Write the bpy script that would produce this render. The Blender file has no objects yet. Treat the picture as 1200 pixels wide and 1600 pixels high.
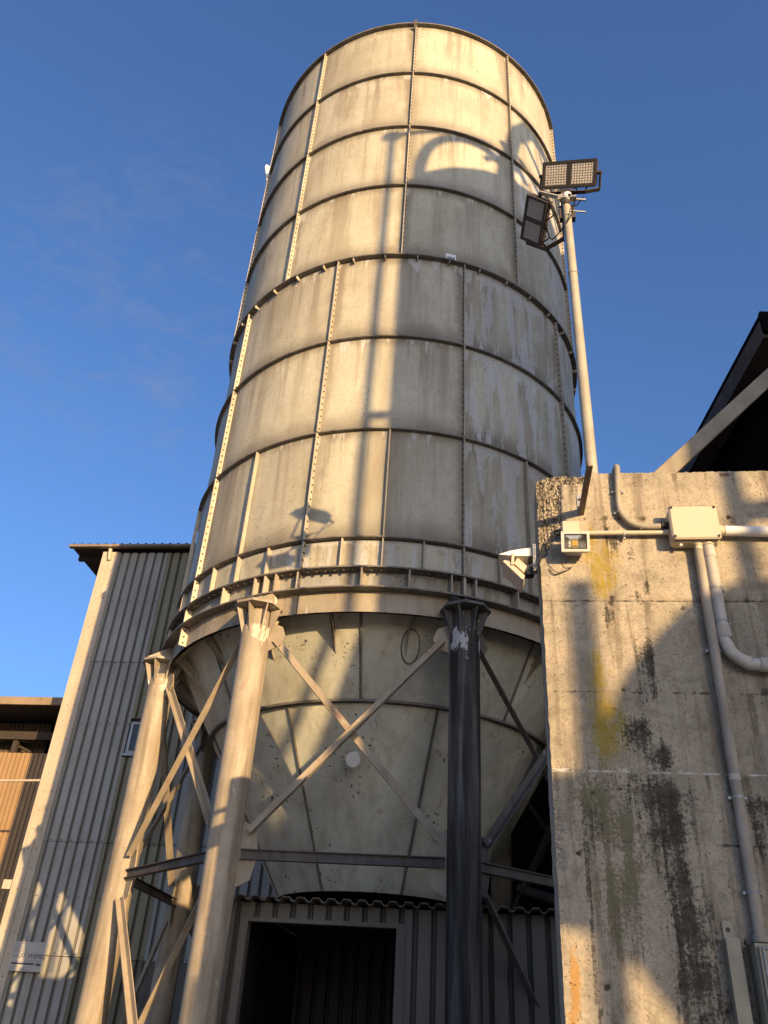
import bpy, math, random
import numpy as np
from mathutils import Vector, Matrix, noise
random.seed(7)
sc = bpy.context.scene
R_ = math.radians
# ------------------------------------------------------------------ camera
F, PITCH, ROLL = 1278.03, R_(32.565), R_(3.7407)
CAM = np.array([0.0, 0.0, 1.6])
_f = np.array([0, math.cos(PITCH), math.sin(PITCH)]); _r0 = np.array([1.0, 0, 0]); _u0 = np.cross(_r0, _f)
_r = math.cos(ROLL) * _r0 + math.sin(ROLL) * _u0; _u = -math.sin(ROLL) * _r0 + math.cos(ROLL) * _u0
cd = bpy.data.cameras.new('camera'); cam = bpy.data.objects.new('camera', cd); sc.collection.objects.link(cam)
cam.matrix_world = Matrix(((_r[0], _u[0], -_f[0], CAM[0]), (_r[1], _u[1], -_f[1], CAM[1]), (_r[2], _u[2], -_f[2], CAM[2]), (0, 0, 0, 1)))
cd.sensor_fit = 'VERTICAL'; cd.sensor_height = 36.0; cd.lens = F / 1600 * 36.0
cd.clip_end = 3000; cd.clip_start = 0.05
sc.camera = cam
# ------------------------------------------------------------------ light
SAZ, SEL = R_(27), R_(8.5)
SUN = Vector((math.sin(SAZ) * math.cos(SEL), -math.cos(SAZ) * math.cos(SEL), math.sin(SEL)))
w = bpy.data.worlds.new('World'); sc.world = w; w.use_nodes = True
nt = w.node_tree; nt.nodes.clear()
sky = nt.nodes.new('ShaderNodeTexSky'); sky.sky_type = 'NISHITA'; sky.sun_disc = False
sky.sun_elevation = SEL; sky.sun_rotation = R_(153); sky.altitude = 200
sky.air_density = 1.0; sky.dust_density = 4.0; sky.ozone_density = 4.2
bg = nt.nodes.new('ShaderNodeBackground'); bg.inputs['Strength'].default_value = 0.15
wo = nt.nodes.new('ShaderNodeOutputWorld')
# a faint veil of cirrus that belongs to the sky itself
tc = nt.nodes.new('ShaderNodeTexCoord')
mp = nt.nodes.new('ShaderNodeMapping'); mp.inputs['Scale'].default_value = (2.2, 3.4, 5.0); mp.inputs['Rotation'].default_value = (0.3, 0.5, 0.4)
cn = nt.nodes.new('ShaderNodeTexNoise'); cn.inputs['Scale'].default_value = 5.0; cn.inputs['Detail'].default_value = 12; cn.inputs['Roughness'].default_value = 0.70; cn.inputs['Distortion'].default_value = 0.7
cr = nt.nodes.new('ShaderNodeMapRange'); cr.inputs['From Min'].default_value = 0.46; cr.inputs['From Max'].default_value = 0.80; cr.inputs['To Max'].default_value = 0.34
mx = nt.nodes.new('ShaderNodeMix'); mx.data_type = 'RGBA'; mx.inputs['B'].default_value = (0.95, 1.0, 1.15, 1)
L = nt.links.new
L(tc.outputs['Generated'], mp.inputs[0]); L(mp.outputs[0], cn.inputs['Vector']); L(cn.outputs['Fac'], cr.inputs['Value'])
mu = nt.nodes.new('ShaderNodeMix'); mu.data_type = 'RGBA'; mu.blend_type = 'MIX'
wd_ = _f - _r * (370 / F) + _u * (300 / F); wd_ = wd_ / np.linalg.norm(wd_)
dt = nt.nodes.new('ShaderNodeVectorMath'); dt.operation = 'DOT_PRODUCT'; dt.inputs[1].default_value = tuple(wd_)
nm_ = nt.nodes.new('ShaderNodeVectorMath'); nm_.operation = 'NORMALIZE'; L(tc.outputs['Generated'], nm_.inputs[0]); L(nm_.outputs[0], dt.inputs[0])
dm = nt.nodes.new('ShaderNodeMapRange'); dm.interpolation_type = 'SMOOTHSTEP'; dm.inputs['From Min'].default_value = 0.965; dm.inputs['From Max'].default_value = 1.0; dm.inputs['To Min'].default_value = 0.03; L(dt.outputs['Value'], dm.inputs['Value'])
ml = nt.nodes.new('ShaderNodeMath'); ml.operation = 'MULTIPLY'; L(cr.outputs[0], ml.inputs[0]); L(dm.outputs[0], ml.inputs[1]); L(ml.outputs[0], mx.inputs['Factor'])
tn = nt.nodes.new('ShaderNodeMix'); tn.data_type = 'RGBA'; tn.blend_type = 'MULTIPLY'; tn.inputs['Factor'].default_value = 1; tn.inputs['B'].default_value = (0.97, 0.92, 1.01, 1)
L(sky.outputs[0], tn.inputs['A']); sky = tn
L(sky.outputs['Result'], mx.inputs['A']); L(mx.outputs['Result'], bg.inputs['Color']); L(bg.outputs[0], wo.inputs[0])
sd = bpy.data.lights.new('sun', 'SUN'); sd.energy = 3.9; sd.angle = R_(0.42); sd.color = (1.0, 0.67, 0.34)
so = bpy.data.objects.new('sun', sd); sc.collection.objects.link(so); so.rotation_euler = SUN.to_track_quat('Z', 'Y').to_euler()
sc.view_settings.view_transform = 'Standard'; sc.view_settings.look = 'None'; sc.view_settings.gamma = 1
sc.view_settings.exposure = 1.15
try: sc.view_settings.use_curve_mapping = False
except Exception: pass

# ------------------------------------------------------------------ helpers
def ray(x, y): return (x - 600) / F * _r - (y - 800) / F * _u + _f
def on_plane(x, y, n, d):                       # where a sight line meets the plane n.P = d
    q = ray(x, y); n = np.asarray(n, float); return CAM + q * ((d - n @ CAM) / (n @ q))
N8 = np.array([math.sin(R_(8)), math.cos(R_(8)), 0.0]); T8 = np.array([math.cos(R_(8)), -math.sin(R_(8)), 0.0])
def yard(a, d, z): p = N8 * d + T8 * a; return Vector((p[0], p[1], z))     # yard grid: along, depth, height
AX = Vector((0.1421, 9.3381, 0))
def col(p, a): return p
COL = sc.collection
WL = {}
def tag(o, label=None, cat=None, group=None, kind=None):
    if label: o['label'] = label
    if cat: o['category'] = cat
    if group: o['group'] = group
    if kind: o['kind'] = kind
    return o
def empty(name, loc, label, cat, group=None):
    loc = metres(Vector(loc)); o = bpy.data.objects.new(name, None); COL.objects.link(o); o.location = loc; WL[o.name] = Vector(loc)
    o.empty_display_size = 0.2
    return tag(o, label, cat, group)
UNIT = [1.0]                                    # drawing unit of the survey in hand; heights are counted from eye level (1.6 m)
def metres(p): k = UNIT[0]; return p if k == 1 else Vector((p.x * k, p.y * k, 1.6 + (p.z - 1.6) * k))
class MB:
    """collects shapes in world coordinates; build() links them as ONE mesh object"""
    def __init__(s): s.v = []; s.f = []; s.uv = {}; s.sm = []
    def add(s, vs, fs, smooth=False, uv=None):
        b = len(s.v); s.v += [tuple(p) for p in vs]
        if uv is not None:
            for i, t in enumerate(uv): s.uv[b + i] = t
        for f in fs: s.f.append(tuple(i + b for i in f)); s.sm.append(smooth)
        return s
    def box(s, c, size, ax=None):
        c = Vector(c); X, Y, Z = ax if ax else (Vector((1, 0, 0)), Vector((0, 1, 0)), Vector((0, 0, 1)))
        hx, hy, hz = size[0] / 2, size[1] / 2, size[2] / 2
        vs = [c + X * (i * hx) + Y * (j * hy) + Z * (k * hz) for k in (-1, 1) for j in (-1, 1) for i in (-1, 1)]
        return s.add(vs, [(0, 2, 3, 1), (4, 5, 7, 6), (0, 1, 5, 4), (2, 6, 7, 3), (0, 4, 6, 2), (1, 3, 7, 5)])
    def bevbox(s, c, size, ax=None, b=0.008):
        c = Vector(c); X, Y, Z = ax if ax else (Vector((1, 0, 0)), Vector((0, 1, 0)), Vector((0, 0, 1)))
        hx, hy, hz = size[0] / 2, size[1] / 2, size[2] / 2
        vs = []
        for (dz, ix) in ((-hz, b), (-hz + b, 0), (hz - b, 0), (hz, b)):
            ox, oy = hx - ix, hy - ix
            cx = [(-ox + b, -oy), (ox - b, -oy), (ox, -oy + b), (ox, oy - b), (ox - b, oy), (-ox + b, oy), (-ox, oy - b), (-ox, -oy + b)]
            vs += [c + X * p + Y * q + Z * dz for p, q in cx]
        fs = [tuple(range(7, -1, -1)), tuple(range(24, 32))]
        for k in range(3):
            for i in range(8): fs.append((k * 8 + i, k * 8 + (i + 1) % 8, k * 8 + 8 + (i + 1) % 8, k * 8 + 8 + i))
        return s.add(vs, fs)
    def prism(s, poly, dirv):
        n = len(poly); d = Vector(dirv); P = [Vector(p) for p in poly]
        return s.add(P + [p + d for p in P], [tuple(range(n - 1, -1, -1)), tuple(range(n, 2 * n))] + [(i, (i + 1) % n, n + (i + 1) % n, n + i) for i in range(n)])
    def tube(s, pts, r, n=10, caps=True):
        P = [Vector(p) for p in pts]; rs = r if isinstance(r, (list, tuple)) else [r] * len(P)
        b = []; prev = None; vs = []
        for i, p in enumerate(P):
            t = (P[min(i + 1, len(P) - 1)] - P[max(i - 1, 0)]).normalized()
            if prev is None:
                a = Vector((0, 0, 1)) if abs(t.z) < .9 else Vector((1, 0, 0)); nx = t.cross(a).normalized()
            else:
                nx = (prev - t * prev.dot(t)).normalized()
            prev = nx; ny = t.cross(nx)
            vs += [p + (nx * math.cos(k * 2 * math.pi / n) + ny * math.sin(k * 2 * math.pi / n)) * rs[i] for k in range(n)]
        fs = []
        for i in range(len(P) - 1):
            for k in range(n): fs.append((i * n + k, i * n + (k + 1) % n, (i + 1) * n + (k + 1) % n, (i + 1) * n + k))
        s.add(vs, fs, True)
        if caps:
            m = len(P) - 1
            s.add(vs[:n], [tuple(range(n - 1, -1, -1))]); s.add(vs[m * n:], [tuple(range(n))])
        return s
    def lathe(s, c, prof, n=48, a0=0, a1=2 * math.pi, smooth=True, closed=False):
        c = Vector(c); full = abs(a1 - a0 - 2 * math.pi) < 1e-6; m = n if full else n + 1; vs = []
        for (r, z) in prof:
            for k in range(m):
                a = a0 + (a1 - a0) * k / n; vs.append(c + Vector((r * math.sin(a), -r * math.cos(a), z)))
        fs = []; q = len(prof)
        for i in range(q if closed else q - 1):
            j = (i + 1) % q
            for k in range(n): fs.append((i * m + k, i * m + (k + 1) % m, j * m + (k + 1) % m, j * m + k))
        return s.add(vs, fs, smooth)
    def grid(s, fn, nu, nv, smooth=True, uv=False):
        vs = []; uvs = []
        for j in range(nv + 1):
            for i in range(nu + 1): vs.append(fn(i / nu, j / nv)); uvs.append((i / nu, j / nv))
        fs = [(j * (nu + 1) + i, j * (nu + 1) + i + 1, (j + 1) * (nu + 1) + i + 1, (j + 1) * (nu + 1) + i) for j in range(nv) for i in range(nu)]
        return s.add(vs, fs, smooth, uvs if uv else None)
    def mesh(s, name, mat, org=(0, 0, 0)):
        o = Vector(org); me = bpy.data.meshes.new(name)
        me.from_pydata([tuple(metres(Vector(v)) - o) for v in s.v], [], s.f)
        for p, q in zip(me.polygons, s.sm): p.use_smooth = q
        if s.uv:
            ul = me.uv_layers.new(name='loc')
            for l in me.loops: ul.data[l.index].uv = s.uv.get(l.vertex_index, (0.5, 0.5))
        me.materials.append(mat); me.update()
        return me
    def build(s, name, mat, parent=None, kind=None, org=None, label=None):
        po = WL.get(parent.name, Vector((0, 0, 0))) if parent else Vector((0, 0, 0))
        og = metres(Vector(org)) if org is not None else po
        o = bpy.data.objects.new(name, s.mesh(name, mat, og)); COL.objects.link(o)
        if parent: o.parent = parent
        o.location = og - po; WL[o.name] = og
        if kind: o['kind'] = kind
        if label: o['label'] = label
        return o
def link_mesh(name, me, parent, loc, rotz=0.0):
    o = bpy.data.objects.new(name, me); COL.objects.link(o); o.parent = parent; o.location = loc; o.rotation_euler = (0, 0, rotz)
    WL[o.name] = WL.get(parent.name, Vector()) + Vector(loc)
    return o
def arcpts(c, r, a0, a1, X, Y, n=8):
    return [Vector(c) + X * (r * math.cos(a0 + (a1 - a0) * i / n)) + Y * (r * math.sin(a0 + (a1 - a0) * i / n)) for i in range(n + 1)]
def bez(pts, n=10):
    P = [Vector(p) for p in pts]; out = []
    P2 = [P[0]] + P + [P[-1]]
    for i in range(1, len(P2) - 2):
        a, b, c, d = P2[i - 1], P2[i], P2[i + 1], P2[i + 2]
        for k in range(n):
            t = k / n
            out.append(0.5 * ((2 * b) + (c - a) * t + (2 * a - 5 * b + 4 * c - d) * t * t + (3 * b - a - 3 * c + d) * t ** 3))
    return out + [P[-1]]

# ------------------------------------------------------------------ materials
class NT:
    def __init__(s, name):
        s.m = bpy.data.materials.new(name); s.m.use_nodes = True; s.t = s.m.node_tree; s.t.nodes.clear()
        s.out = s.n('ShaderNodeOutputMaterial'); s.b = s.n('ShaderNodeBsdfPrincipled'); s.l(s.b.outputs[0], s.out.inputs[0])
        s._obj = None
    def n(s, t): return s.t.nodes.new(t)
    def l(s, a, b): s.t.links.new(a, b)
    def put(s, sock, v):
        if hasattr(v, 'is_output'): s.l(v, sock)
        else: sock.default_value = v
    def objco(s):                                   # object coordinates shifted per object, so alike pieces differ
        if s._obj is None:
            t = s.n('ShaderNodeTexCoord'); i = s.n('ShaderNodeObjectInfo'); m = s.n('ShaderNodeVectorMath'); m.operation = 'MULTIPLY_ADD'
            c = s.n('ShaderNodeCombineXYZ'); s.l(i.outputs['Random'], c.inputs[0]); s.l(i.outputs['Random'], c.inputs[1]); s.l(i.outputs['Random'], c.inputs[2])
            s.l(c.outputs[0], m.inputs[0]); m.inputs[1].default_value = (37.0, 53.0, 71.0); s.l(t.outputs['Object'], m.inputs[2])
            s._obj = m.outputs[0]; s.info = i
        return s._obj
    def noise(s, scale, detail=4, rough=0.55, dist=0, sc=(1, 1, 1), vec=None):
        v = vec if vec is not None else s.objco()
        m = s.n('ShaderNodeMapping'); m.inputs['Scale'].default_value = sc; s.l(v, m.inputs[0])
        t = s.n('ShaderNodeTexNoise'); t.inputs['Scale'].default_value = scale; t.inputs['Detail'].default_value = detail; t.inputs['Roughness'].default_value = rough; t.inputs['Distortion'].default_value = dist
        s.l(m.outputs[0], t.inputs['Vector']); return t.outputs['Fac']
    def ramp(s, v, a, b, lo=0.0, hi=1.0, smooth=True):
        r = s.n('ShaderNodeMapRange'); r.interpolation_type = 'SMOOTHSTEP' if smooth else 'LINEAR'
        s.put(r.inputs['Value'], v); r.inputs['From Min'].default_value = a; r.inputs['From Max'].default_value = b; r.inputs['To Min'].default_value = lo; r.inputs['To Max'].default_value = hi
        return r.outputs[0]
    def math(s, op, a, b=0.0, c=0.0, clamp=False):
        m = s.n('ShaderNodeMath'); m.operation = op; m.use_clamp = clamp; s.put(m.inputs[0], a); s.put(m.inputs[1], b); s.put(m.inputs[2], c); return m.outputs[0]
    def mix(s, fac, a, b, blend='MIX'):
        m = s.n('ShaderNodeMix'); m.data_type = 'RGBA'; m.blend_type = blend
        s.put(m.inputs['Factor'], fac)
        for k, v in (('A', a), ('B', b)):
            if isinstance(v, (tuple, list)): v = (*v[:3], 1)
            s.put(m.inputs[k], v)
        return m.outputs['Result']
    def bump(s, h, strength=0.3, dist=0.01):
        b = s.n('ShaderNodeBump'); b.inputs['Strength'].default_value = strength; b.inputs['Distance'].default_value = dist; s.l(h, b.inputs['Height'])
        s.l(b.outputs[0], s.b.inputs['Normal'])
    def fin(s, color, rough=0.6, metal=0.0, spec=0.35):
        if isinstance(color, (tuple, list)): color = (*color[:3], 1)
        s.put(s.b.inputs['Base Color'], color); s.put(s.b.inputs['Roughness'], rough); s.b.inputs['Metallic'].default_value = metal
        s.b.inputs['Specular IOR Level'].default_value = spec
        return s.m
def attr(s, name):
    a = s.n('ShaderNodeAttribute'); a.attribute_name = name; return a.outputs['Fac']

def shell_mat():
    s = NT('weathered shell paint'); s.objco()
    uv = s.n('ShaderNodeUVMap'); uv.uv_map = 'loc'; sp = s.n('ShaderNodeSeparateXYZ'); s.l(uv.outputs[0], sp.inputs[0]); U, V = sp.outputs[0], sp.outputs[1]
    streak = s.noise(1.0, 7, 0.62, 0.25, (5.5, 5.5, 0.38)); thin = s.noise(1.0, 5, .6, .1, (24, 24, .8)); broad = s.noise(1.1, 5, 0.6, 0.5, (1, 1, .6)); fine = s.noise(30, 6, 0.72); mott = s.noise(7, 6, .68, .3)
    c = s.mix(s.ramp(broad, .30, .68), (.555, .535, .41), (.40, .378, .285))
    c = s.mix(s.ramp(mott, .45, .75, 0, .35), c, (.36, .305, .225))
    top = s.ramp(V, .0, 1.0, .35, 1.15, False)
    c = s.mix(s.math('MULTIPLY', s.math('MULTIPLY', s.ramp(streak, .46, .66), top), .72), c, (.255, .21, .15))
    c = s.mix(s.math('MULTIPLY', s.math('MULTIPLY', s.ramp(thin, .52, .72), s.ramp(V, .35, 1.0, .1, 1.0)), .6), c, (.22, .18, .13))
    # grime collected along the panel's edges
    eu = s.math('MULTIPLY', s.math('SUBTRACT', 1.0, U), U)
    wob = s.math('MULTIPLY', s.math('SUBTRACT', s.noise(2.2, 5, .6), .5), .13)
    e1 = s.ramp(s.math('ADD', eu, wob), .0, .085, 1, 0); e2 = s.ramp(s.math('ADD', V, s.math('MULTIPLY', wob, 1.8)), -.02, .27, 1, 0); e3 = s.ramp(s.math('ADD', s.math('SUBTRACT', 1.0, V), wob), .0, .12, 1, 0)
    edge = s.math('MAXIMUM', s.math('MULTIPLY', e1, .55), s.math('MAXIMUM', s.math('MULTIPLY', e2, .85), s.math('MULTIPLY', e3, .6)))
    c = s.mix(s.math('MULTIPLY', edge, .93), c, (.135, .118, .092))
    c = s.mix(s.ramp(fine, .38, .75, 0, .35), c, (.22, .19, .15))
    # flaked paint: pale undercoat with hard edges, mostly hanging from the top seam and beside the ribs
    pk = s.noise(2.3, 10, 0.70, 0.10, (2.8, 2.8, .36))
    bias = s.math('ADD', s.ramp(V, .78, 1.0, 0, .15), s.ramp(eu, 0, .05, .08, 0))
    bias = s.math('ADD', bias, s.math('MULTIPLY', s.info.outputs['Alpha'], .42))
    pm = s.ramp(s.math('ADD', pk, bias), .725, .75)
    c = s.mix(s.math('MULTIPLY', pm, s.ramp(fine, .3, .65, .9, .5)), c, (.53, .545, .53))
    # pits and specks
    sk = s.math('MULTIPLY', s.ramp(s.noise(38, 2, .5), .66, .70), s.ramp(s.noise(1.7, 3), .50, .62))
    c = s.mix(s.math('MULTIPLY', sk, .85), c, (.07, .045, .03))
    c = s.mix(1.0, c, s.info.outputs['Color'], 'MULTIPLY')
    h = s.math('ADD', s.math('MULTIPLY', s.noise(1.1, 2, .4), 1.0), s.math('ADD', s.math('MULTIPLY', pm, -.12), s.math('MULTIPLY', fine, .03)))
    s.bump(h, .4, .03)
    return s.fin(c, s.ramp(broad, .3, .7, .5, .72), 0, .3)

def metal_paint(name, base, dirt, amt=.6, peel=0.0, peelc=(.6, .58, .52), black=0.0, rough=.6, sc=1.0, rust=0.0, specks=0.0, toppeel=0.0, spec=.3):
    s = NT(name); s.objco()
    streak = s.noise(1.0, 6, .62, .3, (11 * sc, 11 * sc, .8 * sc)); broad = s.noise(2.1 * sc, 5, .6, .4); fine = s.noise(45 * sc, 4, .65)
    c = s.mix(s.ramp(broad, .33, .7), base, tuple(.72 * x for x in base))
    c = s.mix(s.math('MULTIPLY', s.ramp(streak, .42, .7), amt), c, dirt)
    c = s.mix(s.ramp(fine, .35, .75, 0, .25), c, dirt)
    if black: c = s.mix(s.math('MULTIPLY', s.ramp(s.noise(1.0, 5, .6, .2, (6, 6, .35)), .36, .58), black), c, (.026, .023, .020))
    if rust: c = s.mix(s.math('MULTIPLY', s.ramp(s.noise(4.5, 8, .7, .4), .585 if rust > .5 else .60, .66), rust), c, (.22, .085, .03))
    if specks: c = s.mix(s.math('MULTIPLY', s.math('MULTIPLY', s.ramp(s.noise(26, 3, .55), .62, .655), s.ramp(s.noise(1.9, 4, .6), .535, .60)), specks), c, (.03, .022, .018))
    if peel:
        pk = s.noise(3.4, 9, .7, .2, (2, 2, .8))
        if toppeel:
            t_ = s.n('ShaderNodeTexCoord'); x_ = s.n('ShaderNodeSeparateXYZ'); s.l(t_.outputs['Object'], x_.inputs[0]); pk = s.math('ADD', pk, s.ramp(x_.outputs[2], 4.25, 4.66, 0, toppeel))
        pm = s.ramp(pk, .70 - peel * .12, .715 - peel * .12); c = s.mix(s.math('MULTIPLY', pm, .85), c, peelc)
    c = s.mix(1.0, c, s.info.outputs['Color'], 'MULTIPLY')
    s.bump(s.math('ADD', fine, s.math('MULTIPLY', broad, 2.0)), .25, .006)
    return s.fin(c, s.ramp(broad, .3, .7, rough - .1, rough + .12), 0, spec)

def plain(name, base, rough=.6, metal=0.0, var=.2, spec=.35, sc=1.0):
    s = NT(name); s.objco(); a = s.noise(6 * sc, 5, .6); b = s.noise(60 * sc, 3, .6)
    c = s.mix(s.ramp(a, .3, .7, 0, 1), base, tuple(x * (1 - var) for x in base)); c = s.mix(s.ramp(b, .3, .8, 0, var), c, tuple(x * .5 for x in base))
    s.bump(b, .12, .003)
    return s.fin(c, s.ramp(a, .3, .7, max(.05, rough - .08), min(1, rough + .08)), metal, spec)

def concrete_mat():
    s = NT('board-marked concrete')
    t = s.n('ShaderNodeTexCoord'); s._obj = t.outputs['Object']
    big = s.noise(1.6, 6, .6, .5); mid = s.noise(10, 8, .72, .4); fine = s.noise(90, 6, .75); streak = s.noise(1.0, 8, .68, .3, (19, 19, 1.1)); grit = s.noise(240, 3, .6); blot = s.noise(24, 7, .75, .5)
    c = s.mix(s.ramp(big, .3, .7), (.435, .39, .295), (.315, .283, .213))
    c = s.mix(s.ramp(mid, .45, .68, 0, .6), c, (.51, .43, .31))
    c = s.mix(s.ramp(mid, .34, .50, .55, 0), c, (.21, .17, .12))
    c = s.mix(s.math('MULTIPLY', s.ramp(streak, .47, .66), .62), c, (.165, .135, .095))
    c = s.mix(s.ramp(blot, .52, .70, 0, .36), c, (.17, .14, .10))
    c = s.mix(s.ramp(fine, .46, .70, 0, .42), c, (.14, .115, .085))
    br = s.math('MULTIPLY', s.math('SUBTRACT', mid, .5), 1.7); br2 = s.math('MULTIPLY', s.math('SUBTRACT', fine, .5), 1.7); brs = s.math('ADD', s.math('ADD', br, br2), s.math('MULTIPLY', s.math('SUBTRACT', streak, .5), 2.4))
    def m(nm, a=.22, b=.75): return s.ramp(s.math('ADD', attr(s, nm), s.math('MULTIPLY', brs, s.ramp(attr(s, nm), .02, .25))), a, b)
    c = s.mix(s.math('MULTIPLY', s.math('MULTIPLY', m('green', .08, .6), s.ramp(blot, .30, .58, .4, 1)), .92), c, (.30, .225, .035))
    c = s.mix(s.math('MULTIPLY', m('run', .10, .8), .75), c, (.125, .105, .075))
    c = s.mix(s.math('MULTIPLY', m('olive', .10, .62), .8), c, (.125, .115, .06))
    c = s.mix(s.math('MULTIPLY', m('orange'), .7), c, (.40, .205, .03))
    c = s.mix(s.math('MULTIPLY', m('mould'), .92), c, s.mix(s.ramp(blot, .4, .65), (.022, .02, .015), (.085, .077, .055)))
    c = s.mix(s.math('MULTIPLY', m('chalk', .5, .72), .85), c, (.66, .64, .60))
    c = s.mix(s.math('MULTIPLY', m('joint', .3, .75), .8), c, (.06, .052, .04))
    vo = s.n('ShaderNodeTexVoronoi'); vo.inputs['Scale'].default_value = 80; vo.inputs['Randomness'].default_value = 1; s.l(s._obj, vo.inputs['Vector']); cp = attr(s, 'chip')
    c = s.mix(s.math('MULTIPLY', s.math('MULTIPLY', s.ramp(vo.outputs['Distance'], .42, .72), cp), .85), c, (.06, .047, .034))
    c = s.mix(s.math('MULTIPLY', s.math('MULTIPLY', s.ramp(vo.outputs['Distance'], .05, .35, .5, 0), cp), 1.0), c, (.50, .42, .31))
    pores = s.ramp(s.noise(100, 2, .5), .66, .72)
    c = s.mix(s.math('MULTIPLY', pores, .7), c, (.07, .058, .042))
    h = s.math('ADD', s.math('MULTIPLY', mid, 1.2), s.math('ADD', s.math('MULTIPLY', fine, 1.0), s.math('ADD', s.math('MULTIPLY', grit, .4), s.math('ADD', s.math('MULTIPLY', pores, -1.0), s.math('MULTIPLY', s.math('MULTIPLY', vo.outputs['Distance'], cp), -4.0)))))
    s.bump(h, .8, .007)
    return s.fin(c, .9, 0, .2)

def sheet_mat(name, base, dirt, amt=.5, rough=.55):
    s = NT(name); s.objco()
    streak = s.noise(1.0, 6, .6, .2, (9, 9, .5)); broad = s.noise(.9, 5, .6); fine = s.noise(40, 4, .65)
    c = s.mix(s.ramp(broad, .3, .7), base, tuple(.8 * x for x in base))
    c = s.mix(s.math('MULTIPLY', s.ramp(streak, .42, .72), amt), c, dirt)
    c = s.mix(s.ramp(fine, .35, .8, 0, .2), c, dirt)
    t_ = s.n('ShaderNodeTexCoord'); x_ = s.n('ShaderNodeSeparateXYZ'); s.l(t_.outputs['Object'], x_.inputs[0]); c = s.mix(s.ramp(x_.outputs[1],   .004, .022, 0, .75), c, tuple(.45 * v for v in dirt))  # grooves coloured darker with depth, deepening their shade
    c = s.mix(1.0, c, s.info.outputs['Color'], 'MULTIPLY')
    s.bump(s.math('ADD', fine, s.math('MULTIPLY', broad, 3.0)), .15, .006)
    return s.fin(c, s.ramp(broad, .3, .7, rough - .08, rough + .1), 0, .35)

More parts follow.
